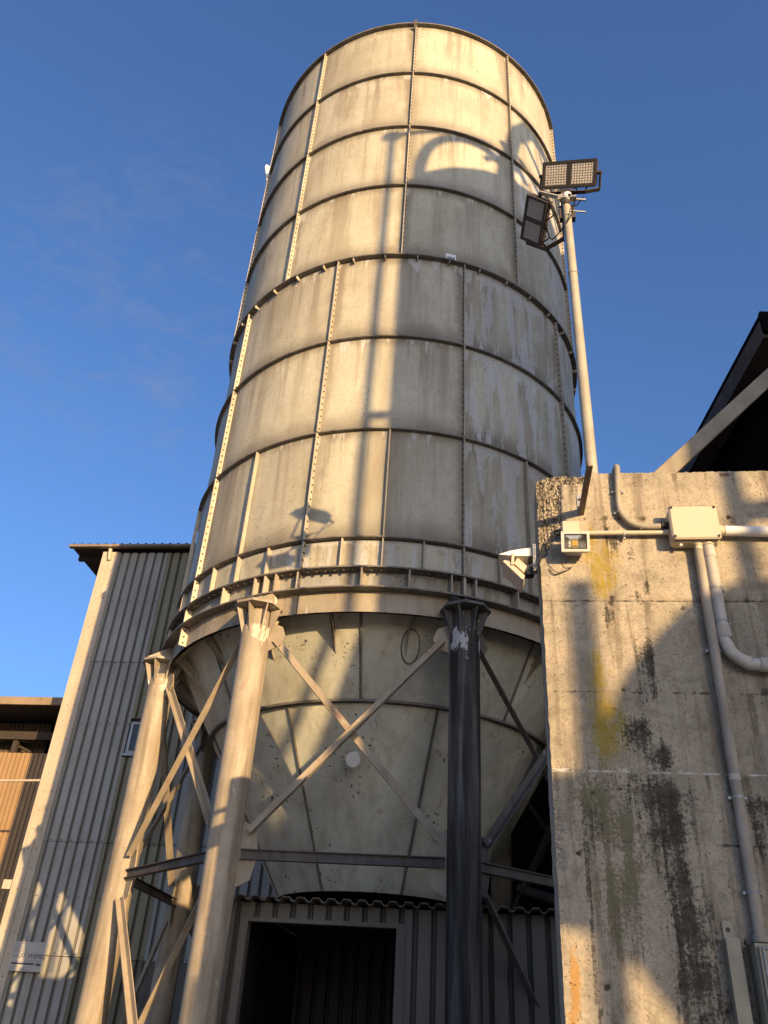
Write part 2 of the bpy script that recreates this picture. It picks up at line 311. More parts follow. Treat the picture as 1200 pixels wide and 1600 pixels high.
M = dict(
    shell=shell_mat(),
    rib=metal_paint('weathered rib paint', (.56, .50, .38), (.28, .23, .16), .45, .5),
    ring=metal_paint('dark ring flange paint', (.20, .18, .145), (.07, .06, .05), .7, .25, (.45, .44, .42)),  # dark base colour for all ring flanges
    cone=metal_paint('hopper paint', (.52, .525, .43), (.29, .265, .195), .62, 0, rust=.35, sc=.6, specks=.9),
    weld=metal_paint('dark seam', (.16, .145, .12), (.07, .06, .05), .6, .2),
    girder=metal_paint('skirt plate paint', (.42, .37, .28), (.22, .18, .13), .55, .5, (.55, .54, .5), rust=.6),
    leg=metal_paint('leg paint', (.40, .345, .25), (.165, .13, .085), .8, .3, (.52, .47, .37), rust=.25, toppeel=.11),
    legdark=metal_paint('black-streaked leg paint', (.24, .225, .20), (.07, .065, .065), .8, .12, (.45, .45, .44), black=.93, toppeel=.16, spec=.08),  # darker base with black vertical streaks
    cap=metal_paint('leg head paint', (.36, .315, .235), (.18, .14, .10), .6, .9, (.68, .65, .56)),
    capdark=metal_paint('dark leg head paint', (.13, .125, .115), (.05, .05, .05), .7, .5, (.42, .42, .41), spec=.1),  # darker base to go with the black-streaked legs
    brace=metal_paint('brace paint', (.36, .305, .22), (.23, .18, .115), .5, .12, rust=.4),
    bracedark=metal_paint('dark brace paint', (.13, .115, .10), (.06, .05, .045), .6, .25, (.4, .38, .35), rust=.4, spec=.12),
    bolt=plain('dull bolt steel', (.06, .052, .045), .6, .3),
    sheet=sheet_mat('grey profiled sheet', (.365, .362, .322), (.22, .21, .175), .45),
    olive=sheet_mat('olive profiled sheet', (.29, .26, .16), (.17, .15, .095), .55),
    flash=sheet_mat('cream corner flashing', (.50, .44, .335), (.33, .27, .19), .35),
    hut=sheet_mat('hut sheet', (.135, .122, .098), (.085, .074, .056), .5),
    hutdark=sheet_mat('shaded hut sheet', (.035, .033, .030), (.022, .02, .018), .5),  # darker copy of the hut sheet; the dim interior is in its colour
    brown=sheet_mat('brown profiled sheet', (.36, .235, .115), (.26, .165, .08), .5),
    browndark=sheet_mat('darkened brown profiled sheet', (.13, .098, .062), (.07, .055, .04), .5),  # darker brown copy; shade of the inner shed wall is in the colour
    soffit=plain('dark brown sheet', (.05, .04, .032), .8),  # even dark brown for soffits, frames and shed interior
    roofdark=plain('shade-black roof steel', (.0075, .007, .0066), .9, 0, .3, .03),  # near-black colour stands in for deep shade
    verge=plain('brown roof verge', (.07, .05, .042), .6),
    strut=metal_paint('dusty strut', (.33, .285, .21), (.20, .165, .115), .5, 0, rust=.2, sc=2),
    concrete=concrete_mat(),
    galv=plain('galvanised pole', (.43, .40, .31), .55, .1, .25),
    pvc=plain('cream plastic', (.52, .455, .335), .45, 0, .08),
    pvcgrey=metal_paint('pale conduit plastic', (.50, .475, .42), (.25, .215, .165), .45, 0, sc=2.5),
    conduit=metal_paint('dusty grey conduit', (.37, .335, .275), (.20, .17, .125), .5, 0, sc=2.5),
    flex=plain('corrugated flexible conduit', (.34, .31, .24), .55, 0, .2),
    steel=plain('bare galvanised steel', (.36, .365, .36), .5, .4, .25),
    rusty=plain('rusty angle iron', (.22, .15, .10), .75, 0, .35),
    black=plain('black rubber', (.018, .018, .02), .55, 0, .1),
    lampbody=plain('bronze lamp housing', (.085, .07, .06), .5, .2, .15),
    lampgrey=plain('light grey lamp housing', (.55, .52, .47), .5, .1, .1),
    lampwhite=plain('white painted steel', (.74, .73, .70), .45, 0, .08),
    lampbeige=plain('beige lamp body', (.56, .46, .35), .55, 0, .12),
    mirror=plain('reflector', (.72, .72, .70), .22, .9, .05),
    led=plain('amber diode', (.80, .46, .03), .4, 0, .05),
    lens=plain('sunlit lens cover', (.80, .75, .66), .3, 0, .12, .4),  # paler copy for the lamp face that catches the sun
    lensgrey=plain('shaded lens cover', (.60, .56, .52), .35, 0, .12),  # greyer lens copy; shade of the lamp turned from the sun
    alu=plain('grey window frame', (.42, .43, .43), .45, .2, .1),
    sign=plain('white sign board', (.44, .42, .37), .5, 0, .06),
    ink=plain('sign print blue-black', (.05, .06, .10), .6, 0, .1),
    inkgrey=plain('sign print grey', (.30, .29, .28), .6, 0, .1),
    cabinet=plain('grey-green cabinet paint', (.27, .26, .20), .5, .1, .15),
    ground=plain('dusty yard concrete', (.32, .29, .24), .9, 0, .3, .2, .2),
    plinth=metal_paint('stained plinth', (.13, .12, .095), (.07, .065, .055), .6, .3, (.3, .3, .3)),
    tarp=plain('grey-blue tarpaulin', (.17, .19, .23), .6, 0, .5),
)
def glass_mat():
    s = NT('dark window glass'); s.objco(); c = s.mix(s.ramp(s.noise(4, 4), .3, .7), (.05, .055, .055), (.075, .08, .08))
    return s.fin(c, .12, 0, .5)
M['glass'] = glass_mat()
def clear_mat():
    s = NT('clear glass'); g = s.n('ShaderNodeBsdfTransparent'); g.inputs[0].default_value = (.96, .96, .95, 1); gl = s.n('ShaderNodeBsdfGlossy'); gl.inputs['Roughness'].default_value = .05
    mx = s.n('ShaderNodeMixShader'); fr = s.n('ShaderNodeFresnel'); fr.inputs[0].default_value = 1.45
    s.l(fr.outputs[0], mx.inputs[0]); s.l(g.outputs[0], mx.inputs[1]); s.l(gl.outputs[0], mx.inputs[2]); s.l(mx.outputs[0], s.out.inputs[0]); s.t.nodes.remove(s.b)
    return s.m
M['clear'] = clear_mat()

# ================================================================== GROUND
g = MB(); g.grid(lambda u, v: Vector((-400 + 800 * u, -400 + 800 * v, 0)), 8, 8)
tag(g.build('ground', M['ground']), 'dusty concrete yard that carries the silo and the buildings', 'ground', kind='structure')

# ================================================================== MAIN SILO
RS = 2.5
silo = empty('cement_silo', AX, 'tall weathered cream silo of bolted ring panels standing on eight tubular legs', 'silo')
def pol(r, deg, z): a = R_(deg); return Vector((r * math.sin(a), -r * math.cos(a), z))          # in the silo's own frame
def addp(mb): return mb
ZR = [5.65, 7.0, 8.35, 9.72, 11.12, 12.45, 13.82, 15.2]
UP, LO = -3.0, -21.0
rng = random.Random(3)
def panel_mesh(z0, z1, span, r=RS, n=10, m=5, name='shell_panel'):
    mb = MB(); h = span / 2
    def fn(u, v):
        a = -h + span * u; bow = -.012 * math.sin(math.pi * u) * math.sin(math.pi * v)
        return pol(r + bow, a, z0 + (z1 - z0) * v)
    mb.grid(fn, n, m, True, True)
    return mb.mesh(name, M['shell'])
# tone of each ring of panels (paint age) and how much of it has flaked
tone = [(.92, .92, .90), (.95, .95, .93), (.86, .85, .83), (.92, .91, .88), (.94, .93, .90), (.94, .93, .90), (.95, .94, .91)]
for i in range(7):
    me = panel_mesh(ZR[i] + .006, ZR[i + 1] - .006, 35.7)
    ph = (LO if i < 3 else UP) + 18
    for k in range(10):
        deg = ph + 36 * k; o = link_mesh('shell_panel', me, silo, (0, 0, 0), R_(deg))
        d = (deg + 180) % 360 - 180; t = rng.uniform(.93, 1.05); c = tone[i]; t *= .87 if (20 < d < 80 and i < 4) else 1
        o.color = (c[0] * t, c[1] * t, c[2] * t * rng.uniform(.98, 1.02), .5 if (20 < d < 75 and i < 5) else rng.uniform(0, .2))
# bands under the panels: stiffened band, bolted girder, skirt
for (z0, z1, ton, pe) in ((5.31, 5.64, .80, .5), (5.09, 5.29, .62, .6), (4.87, 5.08, .82, .12)):
    me = panel_mesh(z0, z1, 35.8, RS + (.0 if z0 > 5 else .012), 8, 2, 'band_panel')
    if z0 < 5: me.materials[0] = M['girder']
    for k in range(10):
        o = link_mesh('band_panel', me, silo, (0, 0, 0), R_(LO + 18 + 36 * k)); t = ton * rng.uniform(.93, 1.06); o.color = (t, t * .99, t * .97, pe)
# ring flanges
def ring(z, r0, r1, th, mat, name='ring_flange', n=120):
    mb = MB(); mb.lathe((0, 0, 0), [(r0, z - th / 2), (r1, z - th / 2), (r1, z + th / 2), (r0, z + th / 2)], n, smooth=False, closed=True)
    me = mb.mesh(name, mat); return link_mesh(name, me, silo, (0, 0, 0))
for z in ZR[1:-1]: ring(z, RS - .01, RS + (.066 if abs(z - 9.72) < .01 else .046), .016, M['ring'])
ring(15.21, RS - .05, RS + .06, .03, M['ring'], 'top_ring')
ring(5.655, RS - .01, RS + .06, .014, M['ring']); ring(5.30, RS - .01, RS + .105, .015, M['ring']); ring(5.085, RS - .01, RS + .115, .015, M['ring'])
mb = MB(); mb.lathe((0, 0, 0), [(RS - .05, 15.2), (1.2, 15.75), (.02, 15.95)], 60)
link_mesh('roof_cone', mb.mesh('roof_cone', M['girder']), silo, (0, 0, 0))
# vertical bolted seam flanges
def plate(z0, z1, w, th=.014, r=RS, off=0.0):
    mb = MB(); mb.box((off, -(r + w / 2), (z0 + z1) / 2), (th, w, z1 - z0)); return mb
def bolts(z0, z1, w, r=RS, n=15):
    mb = MB()
    for i in range(n):
        z = z0 + (z1 - z0) * (i + .5) / n; p = Vector((0, -(r + w * .58), z))
        mb.tube([p - Vector((.016, 0, 0)), p + Vector((.016, 0, 0))], .0095, 6)
    return mb
def seams(z0, z1, ph, w=.055, n=15, degs=None, name='seam_flange'):
    a = plate(z0, z1, w).mesh(name, M['rib']); b = bolts(z0, z1, w, n=n).mesh('bolt_row', M['bolt'])
    for d in (degs if degs is not None else [ph + 36 * k for k in range(10)]):
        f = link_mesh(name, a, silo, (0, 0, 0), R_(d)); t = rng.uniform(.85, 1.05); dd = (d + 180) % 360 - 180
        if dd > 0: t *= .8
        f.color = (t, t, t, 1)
        link_mesh('bolt_row', b, f, (0, 0, 0))['kind'] = 'stuff'
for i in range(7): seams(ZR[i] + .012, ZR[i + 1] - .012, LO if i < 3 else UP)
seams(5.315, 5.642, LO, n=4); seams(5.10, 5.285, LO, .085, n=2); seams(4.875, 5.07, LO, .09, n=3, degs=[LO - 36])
# plain stiffeners: half seams on the lowest ring and the small ribs of the bands
def stiff(z0, z1, w, degs, mat='rib', th=.012, r=RS):
    me = plate(z0, z1, w, th, r).mesh('stiffener', M[mat])
    for d in degs:
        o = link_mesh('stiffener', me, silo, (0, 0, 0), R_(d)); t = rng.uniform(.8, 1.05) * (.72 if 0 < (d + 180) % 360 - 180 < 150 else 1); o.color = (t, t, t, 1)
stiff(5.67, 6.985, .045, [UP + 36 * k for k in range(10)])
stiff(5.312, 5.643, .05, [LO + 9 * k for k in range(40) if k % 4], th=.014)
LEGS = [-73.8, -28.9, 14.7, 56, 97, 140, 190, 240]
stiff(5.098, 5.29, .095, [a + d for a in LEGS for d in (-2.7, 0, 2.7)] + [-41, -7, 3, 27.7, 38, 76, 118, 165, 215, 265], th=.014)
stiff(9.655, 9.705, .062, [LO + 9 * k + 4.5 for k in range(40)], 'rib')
# bolts under the girder flanges
mb = MB()
for k in range(180):
    d = 2 * k + 1
    for z in (5.278,): mb.tube([pol(RS + .06, d, z - .012), pol(RS + .06, d, z + .010)], .012, 6)
o = link_mesh('flange_bolts', mb.mesh('flange_bolts', M['bolt']), silo, (0, 0, 0)); o['kind'] = 'stuff'
# lifting lugs near the top
for d in (-76.5, 78):
    mb = MB(); q = [pol(RS + .05, d, 13.55), pol(RS + .14, d, 13.98), pol(RS + .12, d, 14.04), pol(RS + .05, d, 14.0)]
    mb.prism(q, pol(.05, d + 90, 0)); link_mesh('lifting_lug', mb.mesh('lifting_lug', M['lampwhite']), silo, (0, 0, 0))
mb = MB(); mb.prism([pol(RS + .01, -3.8, 15.06), pol(RS + .13, -3.8, 15.16), pol(RS + .01, -3.8, 15.17)], pol(.05, 86, 0)); link_mesh('top_bracket', mb.mesh('top_bracket', M['ring']), silo, (0, 0, 0))
# sticker above the fourth ring
mb = MB(); mb.grid(lambda u, v: pol(RS + .004, 9.6 + 3.1 * u, 9.755 + .135 * v), 4, 1, False); st = link_mesh('sticker', mb.mesh('sticker', M['lampwhite']), silo, (0, 0, 0)); st.color = (.8, .8, .8, 1)
mb = MB()
for k, (u0, wd) in enumerate(((.10, .06), (.24, .08), (.35, .07), (.45, .08), (.57, .07), (.68, .08), (.79, .07))):
    mb.grid(lambda u, v: pol(RS + .0065, 9.6 + 3.1 * (u0 + wd * u), 9.80 + .035 * v), 1, 1, False)
link_mesh('sticker_print', mb.mesh('sticker_print', M['ink']), st, (0, 0, 0))
# hopper cone
def cr_(z): return .98 + (z - 2.72) * .60
ZC = 4.235
for (za, zb, ph, nm) in ((ZC + .01, 5.05, -7.4, 'cone_plate'), (2.72, ZC - .01, -30.0, 'cone_plate')):
    n = 8
    mb = MB(); sp = 360 / n
    mb.grid(lambda u, v: pol(cr_(za + (zb - za) * v), -sp / 2 + sp * u, za + (zb - za) * v), 10, 4, True)
    me = mb.mesh(nm, M['cone'])
    for k in range(n):
        o = link_mesh(nm, me, silo, (0, 0, 0), R_(ph + sp * (k + .5))); t = rng.uniform(.92, 1.05); o.color = (t, t, t, 1)
    mb = MB(); q = [pol(cr_(za) + .0, 0, za), pol(cr_(zb), 0, zb)]
    mb.tube([p + pol(.006, 0, 0) for p in q], .014, 6); me = mb.mesh('cone_seam', M['weld'])
    for k in range(n): link_mesh('cone_seam', me, silo, (0, 0, 0), R_(ph + sp * k))
mb = MB(); mb.lathe((0, 0, 0), [(cr_(ZC) - .01, ZC - .012), (cr_(ZC) + .05, ZC - .012), (cr_(ZC) + .05, ZC + .012), (cr_(ZC) - .01, ZC + .012)], 96, smooth=False, closed=True); link_mesh('cone_ring', mb.mesh('cone_ring', M['weld']), silo, (0, 0, 0))
mb = MB(); mb.lathe((0, 0, 0), [(.98, 2.72), (.95, 2.70), (.55, 2.62), (.02, 2.60)], 48); link_mesh('outlet', mb.mesh('outlet', M['roofdark']), silo, (0, 0, 0))  # near-black cap standing in for the unlit opening
mb = MB(); mb.lathe((0, 0, 0), [(RS - .03, 4.875), (cr_(5.0) - .03, 5.0)], 96); link_mesh('skirt_underside', mb.mesh('skirt_underside', M['girder']), silo, (0, 0, 0))
# brackets between skirt and cone
mb = MB()
mb.prism([pol(RS - .01, 0, 4.90), pol(RS - .01, 0, 5.06), pol(cr_(4.62), 0, 4.62), pol(cr_(4.75) , 0, 4.78)], (.012, 0, 0)); me = mb.mesh('cone_bracket', M['girder'])
for k in range(20): link_mesh('cone_bracket', me, silo, (0, 0, 0), R_(-14 + 18 * k))
# nozzle with blind flange, hatch outline
nz = pol(cr_(3.80), -9.1, 3.80); nd = pol(1, -9.1, -.55).normalized()
mb = MB(); mb.tube([nz - nd * .05, nz + nd * .15], .046, 16); nob = link_mesh('nozzle', mb.mesh('nozzle', M['cone']), silo, (0, 0, 0))
mb = MB(); mb.tube([nz + nd * .15, nz + nd * .168], .068, 20); link_mesh('blind_flange', mb.mesh('blind_flange', M['lampwhite']), nob, (0, 0, 0)).color = (1, 1, 1, 1)
mb = MB()
for k in range(6):
    t = k * math.pi / 3; bx = pol(1, -9.1 + 90, 0); by = nd.cross(bx); p = nz + nd * .168 + (bx * math.cos(t) + by * math.sin(t)) * .055; mb.tube([p, p + nd * .006], .007, 6)
mb = MB()
pts = [pol(cr_(4.70 + .14 * math.sin(t)) + .006, 5.0 + 2.3 * math.cos(t), 4.70 + .14 * math.sin(t)) for t in [i * 2 * math.pi / 40 for i in range(41)]]
mb.tube(pts, .006, 5, False); link_mesh('hatch_outline', mb.mesh('hatch_outline', M['weld']), silo, (0, 0, 0))
# legs
RL, LR = 2.6, .136
DR = [-.055, 0, 0, 0, 0, 0, 0, 0]
LP = [pol(RL + dr, a, 0) for a, dr in zip(LEGS, DR)]
def leg_meshes(dark):
    lm = M['legdark'] if dark else M['leg']; cm = M['capdark'] if dark else M['cap']
    a = MB(); a.tube([Vector((0, -RL, z)) for z in (0.03, 1.2, 2.4, 3.6, 4.72)], LR, 28)
    b = MB(); b.add([Vector((.235 * math.sin(t) * (1 if 1 else 1), -RL - .02 + .235 * math.cos(t), z)) for z in (4.905, 4.93) for t in [R_(22.5 + 45 * i) for i in range(8)]],
        [tuple(range(8)), tuple(range(15, 7, -1))] + [(i, 8 + i, 8 + (i + 1) % 8, (i + 1) % 8) for i in range(8)])
    c = MB(); c.prism([Vector((-.006, -LR + .01, 4.62)), Vector((-.006, -.225, 4.903)), Vector((-.006, -LR + .01, 4.903))], (.012, 0, 0))
    n_ = MB(); n_.tube([Vector((0, -RL, 4.70)), Vector((0, -RL, 4.904))], .11, 16)
    d_ = MB(); d_.prism([Vector((-.006, -RS - .012, 4.932)), Vector((-.006, -RL - .21, 4.932)), Vector((-.006, -RS - .10, 5.074)), Vector((-.006, -RS - .012, 5.074))], (.012, 0, 0))
    e = MB(); e.box((0, -RL, .015), (.45, .45, .03))
    return [('leg', a.mesh('leg', lm)), ('leg_head_plate', b.mesh('leg_head_plate', cm)), ('leg_neck', n_.mesh('leg_neck', cm)), ('head_fin', c.mesh('head_fin', cm)), ('bearing_gusset', d_.mesh('bearing_gusset', cm)), ('base_plate', e.mesh('base_plate', cm))]
LM = {False: leg_meshes(False), True: leg_meshes(True)}
for i, a in enumerate(LEGS):
    dark = i in (2, 3); leg = None
    for nm, me in LM[dark]:
        if nm == 'head_fin':
            for k in range(8): link_mesh(nm, me, leg, (0, -RL, 0), R_(45 * k + 10))
            continue
        if nm == 'bearing_gusset':
            for dx in (-.118, 0, .118): link_mesh(nm, me, leg, (dx, 0, 0))
            continue
        o = link_mesh(nm, me, leg if leg else silo, pol(DR[i], a, 0) if leg is None else (0, 0, 0), R_(a) if leg is None else 0)
        if leg is None:
            leg = o
            if i == 1:
                mb = MB(); c0 = Vector((0, -RL, 0)); n = 16
                def pp(t, k): a = R_(22) + k * .16 * math.cos(t) * (1 + .25 * math.sin(3 * t)); return c0 + Vector(((LR + .002) * math.sin(a), -(LR + .002) * math.cos(a), 2.24 + k * .062 * math.sin(t) * (1 + .2 * math.sin(5 * t))))
                mb.add([pp(0, 0)] + [pp(j * 2 * math.pi / n, 1) for j in range(n)], [(0, 1 + j, 1 + (j + 1) % n) for j in range(n)]); link_mesh('paint_splash', mb.mesh('paint_splash', M['cap']), o, (0, 0, 0))
            if i == 2: o['label'] = 'dark black-streaked leg in front of the hopper'
# bracing between neighbouring legs
def angle_bar(p, q, w, side, mat, name):
    p, q = Vector(p), Vector(q); d = (q - p); Lh = d.length; d.normalize(); n = side.normalized(); b = d.cross(n).normalized()
    mb = MB(); c = (p + q) / 2
    mb.box(c, (Lh, .009, w), (d, n, b)); mb.box(c + b * (w / 2 - .0045) + n * (w * .38 + .0055), (Lh, w * .76, .009), (d, n, b))
    return link_mesh(name, mb.mesh(name, mat), silo, (0, 0, 0))
for i in range(8):
    A, B = LP[i], LP[(i + 1) % 8]; d = (B - A); Ld = d.length; d.normalize(); out = Vector((d.y, -d.x, 0))
    if out.dot((A + B) / 2) < 0: out = -out
    k = LR + .06
    mm = M['brace'] if i in (0, 1, 7) else M['bracedark']
    def P(t, z, o): return A + d * (k + (Ld - 2 * k) * t) + out * o + Vector((0, 0, z))
    angle_bar(P(0, 4.62, -.03), P(1, 2.93, -.03), .064, out, mm if i != 1 else M['brace'], 'cross_brace')
    angle_bar(P(0, 2.93, .03), P(1, 4.62, .03), .066, out, mm, 'cross_brace')
    if i == 1: pass
    else: angle_bar(P(0, 2.55, .03), P(1, .62, .03), .064, out, mm, 'cross_brace')
    if i not in (1, 2): angle_bar(P(0, .62, -.03), P(1, 2.55, -.03), .066, out, mm, 'cross_brace')
    p, q = P(-.03, 2.76, 0), P(1.03, 2.76, 0); c = (p + q) / 2; mb = MB(); Lh = (q - p).length; Z = Vector((0, 0, 1))
    mb.box(c, (Lh, .010, .062), (d, out, Z)); mb.box(c + Z * .0355, (Lh, .060, .008), (d, out, Z)); mb.box(c - Z * .0355, (Lh, .060, .008), (d, out, Z))
    link_mesh('tie_beam', mb.mesh('tie_beam', M['bracedark']), silo, (0, 0, 0))
    for t, s_ in ((0, 1), (1, -1)):
        base = A + d * (LR - .02) if t == 0 else B - d * (LR - .02)
        for (za, zb) in ((4.50, 4.80), (2.50, 3.02)):
            mb = MB(); m_ = (za + zb) / 2
            poly = [base + Vector((0, 0, za)), base + d * (s_ * .13) + Vector((0, 0, za + .07)), base + d * (s_ * .17) + Vector((0, 0, m_)), base + d * (s_ * .13) + Vector((0, 0, zb - .05)), base + Vector((0, 0, zb))]
            mb.prism([v - out * .012 for v in poly], out * .010); link_mesh('node_plate', mb.mesh('node_plate', mm), silo, (0, 0, 0))
# drop pipe and stub beside the hopper
mb = MB(); b = Vector((1.78, 1.55, 0)); mb.tube([b + Vector((.0, -.1, 3.2)), b + Vector((.55, -.35, 3.02))], .055, 12); mb.tube([b + Vector((.55, -.35, 3.02)), b + Vector((.57, -.36, 3.015))], .10, 16)
link_mesh('stub_pipe', mb.mesh('stub_pipe', M['bracedark']), silo, (0, 0, 0))

# ================================================================== corrugated sheets
def profile(width, pitch, depth, groove, ph=0.0):
    """cross-section of a profiled sheet: wide pans with narrow grooves set back"""
    pts = [(0.0, 0.0)]; x = ph
    fl = groove * .28
    while x + groove <= width + 1e-6:
        for dx, dy in ((0, 0), (fl, -depth), (groove - fl, -depth), (groove, 0)):
            if 0 < x + dx < width: pts.append((x + dx, dy))
        x += pitch
    pts.append((width, 0.0)); return pts
def sheet_mesh(name, mat, width, height, pitch, depth, groove, ph=None, th=.004, fn=None):
    pr = profile(width, pitch, depth, groove, (pitch - groove) / 2 if ph is None else ph); mb = MB(); n = len(pr)
    vs = [Vector((x, -y, z)) for z in (0, height) for x, y in pr]      # local: x along, +y into the building
    vs += [v + Vector((0, th, 0)) for v in vs]
    fs = []
    for i in range(n - 1):
        fs.append((i, i + 1, n + i + 1, n + i)); fs.append((2 * n + i + 1, 2 * n + i, 3 * n + i, 3 * n + i + 1))
        fs.append((i + 1, i, 2 * n + i, 2 * n + i + 1)); fs.append((n + i, n + i + 1, 3 * n + i + 1, 3 * n + i))
    fs += [(0, n, 3 * n, 2 * n), (n - 1, 3 * n - 1, 4 * n - 1, 2 * n - 1)]
    mb.add(vs, fs); return mb.mesh(name, mat)
def put_sheet(me, name, parent, p, rz=R_(-8), tone_=None):
    o = bpy.data.objects.new(name, me); COL.objects.link(o); o.parent = parent; po = WL[parent.name]
    o.location = Vector(p) - po; o.rotation_euler = (0, 0, rz); WL[o.name] = Vector(p)
    t = tone_ if tone_ else rng.uniform(.93, 1.06); o.color = (t, t, t, 1); return o
AXN = (Vector(T8), Vector(N8), Vector((0, 0, 1)))
def ybox(mb, a0, a1, d0, d1, z0, z1):
    mb.box(yard((a0 + a1) / 2, (d0 + d1) / 2, (z0 + z1) / 2), (a1 - a0, d1 - d0, z1 - z0), AXN); return mb

# ================================================================== LEFT BUILDING
BD = 13.848
bl = empty('sheet_metal_building', yard(-5, BD + 2, 0), 'tall building clad in grey and olive profiled sheets left behind the silo', 'building')
a0 = -7.66
PIT, GRV, DEP = .178, .060, .040
colsx = [(-7.36, -6.292, 'sheet'), (-6.292, -5.224, 'olive'), (-5.224, -4.156, 'sheet'), (-4.156, -3.088, 'sheet'), (-3.088, -2.02, 'sheet'), (-2.02, -.952, 'sheet')]
BE = -.93
rows = [(7.245, 9.60), (4.04, 7.235), (2.365, 4.03)]
cache = {}
def bsheet(a, wd, z0, z1, mt, tn=None):
    k = (round(wd, 3), round(z1 - z0, 3), mt)
    if k not in cache: cache[k] = sheet_mesh('wall_sheet', M[mt], wd, z1 - z0, PIT, DEP, GRV)
    return put_sheet(cache[k], 'wall_sheet', bl, yard(a, BD + rng.uniform(-.005, .004), z0), tone_=tn or rng.uniform(.88, 1.07))
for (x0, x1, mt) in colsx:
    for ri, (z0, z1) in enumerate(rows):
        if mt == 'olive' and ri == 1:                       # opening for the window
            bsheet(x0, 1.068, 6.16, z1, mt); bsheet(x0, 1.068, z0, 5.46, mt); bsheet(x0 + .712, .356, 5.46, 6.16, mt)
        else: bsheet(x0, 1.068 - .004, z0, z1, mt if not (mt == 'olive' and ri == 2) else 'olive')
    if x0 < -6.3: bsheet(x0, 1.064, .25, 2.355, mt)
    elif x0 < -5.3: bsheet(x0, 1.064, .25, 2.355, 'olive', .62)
mb = MB(); ybox(mb, -7.63, BE, BD + .06, BD + .12, 0, 9.58); ybox(mb, -7.63, -7.55, BD + .05, BD + 7, 0, 9.58); ybox(mb, BE - .05, BE, BD + .12, BD + 7, 0, 9.58); ybox(mb, -7.55, BE - .05, BD + 6.9, BD + 7, 0, 9.58)
mb.build('wall_frame', M['soffit'], bl)
mb = MB(); ybox(mb, -5.22, BE - .02, BD + .02, BD + .055, 0, 2.36); mb.build('plinth', M['plinth'], bl)
# corner flashing: two flat faces with a raised lip
mb = MB(); ybox(mb, a0, a0 + .06, BD - .055, BD + .3, .0, 9.6); ybox(mb, a0 + .06, a0 + .16, BD - .045, BD - .035, .0, 9.6); ybox(mb, a0 + .16, a0 + .185, BD - .06, BD - .03, 0, 9.6); ybox(mb, a0 + .185, a0 + .33, BD - .040, BD - .028, 0, 9.6)
mb.build('corner_flashing', M['flash'], bl)
mb = MB()
for z in np.arange(.8, 9.5, .31):
    for da in (.11, .25): mb.tube([yard(a0 + da, BD - .05, z), yard(a0 + da, BD - .03, z)], .010, 6)
o = mb.build('flashing_screws', M['rusty'], bl); o['kind'] = 'stuff'
mb = MB()
for z in (8.5, 7.22, 6.05, 4.06, 3.2, 2.4):
    for k in range(38):
        a = -7.27 + PIT * k + .06
        if a < -2.0: mb.tube([yard(a, BD - .012, z), yard(a, BD + .005, z)], .011, 6)
o = mb.build('sheet_screws', M['bolt'], bl); o['kind'] = 'stuff'
# roof with overhang, gutter along the eave
mb = MB(); me = None
zr = 9.70
def roof_fn(mb, a_0, a_1, d0, d1, z, pitch=.17, dep=.035):
    pts = []; x = a_0
    while x < a_1:
        for dx, dz in ((0, 0), (.05, 0), (.07, dep), (.10, dep), (.12, 0)): pts.append((x + dx, dz))
        x += pitch
    vs = [yard(a, d, z + h + t) for t in (0, .006) for d in (d0, d1) for a, h in pts]; n = len(pts); fs = []
    for i in range(n - 1):
        fs += [(i + 1, i, n + i, n + i + 1), (2 * n + i, 2 * n + i + 1, 3 * n + i + 1, 3 * n + i), (i, i + 1, 2 * n + i + 1, 2 * n + i), (n + i + 1, n + i, 3 * n + i, 3 * n + i + 1)]
    fs += [(0, 2 * n, 3 * n, n), (n - 1, 2 * n - 1, 4 * n - 1, 3 * n - 1)]
    mb.add(vs, fs)
roof_fn(mb, -8.36, .3, BD - .16, BD + 7.3, zr); mb.build('roof_sheet', M['browndark'], bl)
mb = MB(); ybox(mb, -8.36, .4, BD - .20, BD - .10, zr - .055, zr - .006); mb.build('gutter', M['girder'], bl).color = (.62, .55, .5, 1)
mb = MB(); ybox(mb, -8.34, -7.66, BD + .25, BD + .33, zr - .12, zr - .008); ybox(mb, -8.34, .35, BD - .075, BD + 7, zr - .012, zr - .007); mb.build('soffit', M['soffit'], bl)
mb = MB(); mb.tube([yard(-7.50, BD - .10, zr - .05), yard(-7.50, BD - .09, zr - .16), yard(-7.49, BD - .06, zr - .30)], .04, 10); mb.build('downpipe_outlet', M['flash'], bl)
# window
wn = MB(); z0, z1, wa, wb = 5.52, 6.09, -6.26, -5.60
for (p, q, r, s_) in ((wa, wb, z0, z0 + .05), (wa, wb, z1 - .045, z1), (wa, wa + .05, z0 + .05, z1 - .045), (wb - .05, wb, z0 + .05, z1 - .045)): ybox(wn, p, q, BD - .02, BD + .03, r, s_)
wo_ = wn.build('window', M['alu'], bl)
mb = MB(); ybox(mb, wa + .05, wb - .05, BD + .005, BD + .012, z0 + .05, z1 - .045); mb.build('pane', M['glass'], wo_)
mb = MB(); ybox(mb, wa - .06, wb + .06, BD - .05, BD + .03, z0 - .04, z0 - .004); mb.build('sill', M['alu'], wo_)
# rail sticking out of the corner to the left
mb = MB(); mb.tube([yard(-7.60, BD + .02, 5.03), yard(-9.6, BD + .10, 4.98)], .022, 8); mb.build('side_rail', M['flash'], bl)
mb = MB(); ybox(mb, -7.86, -7.68, BD + .02, BD + .12, 3.28, 3.42); mb.build('corner_bracket', M['flash'], bl)
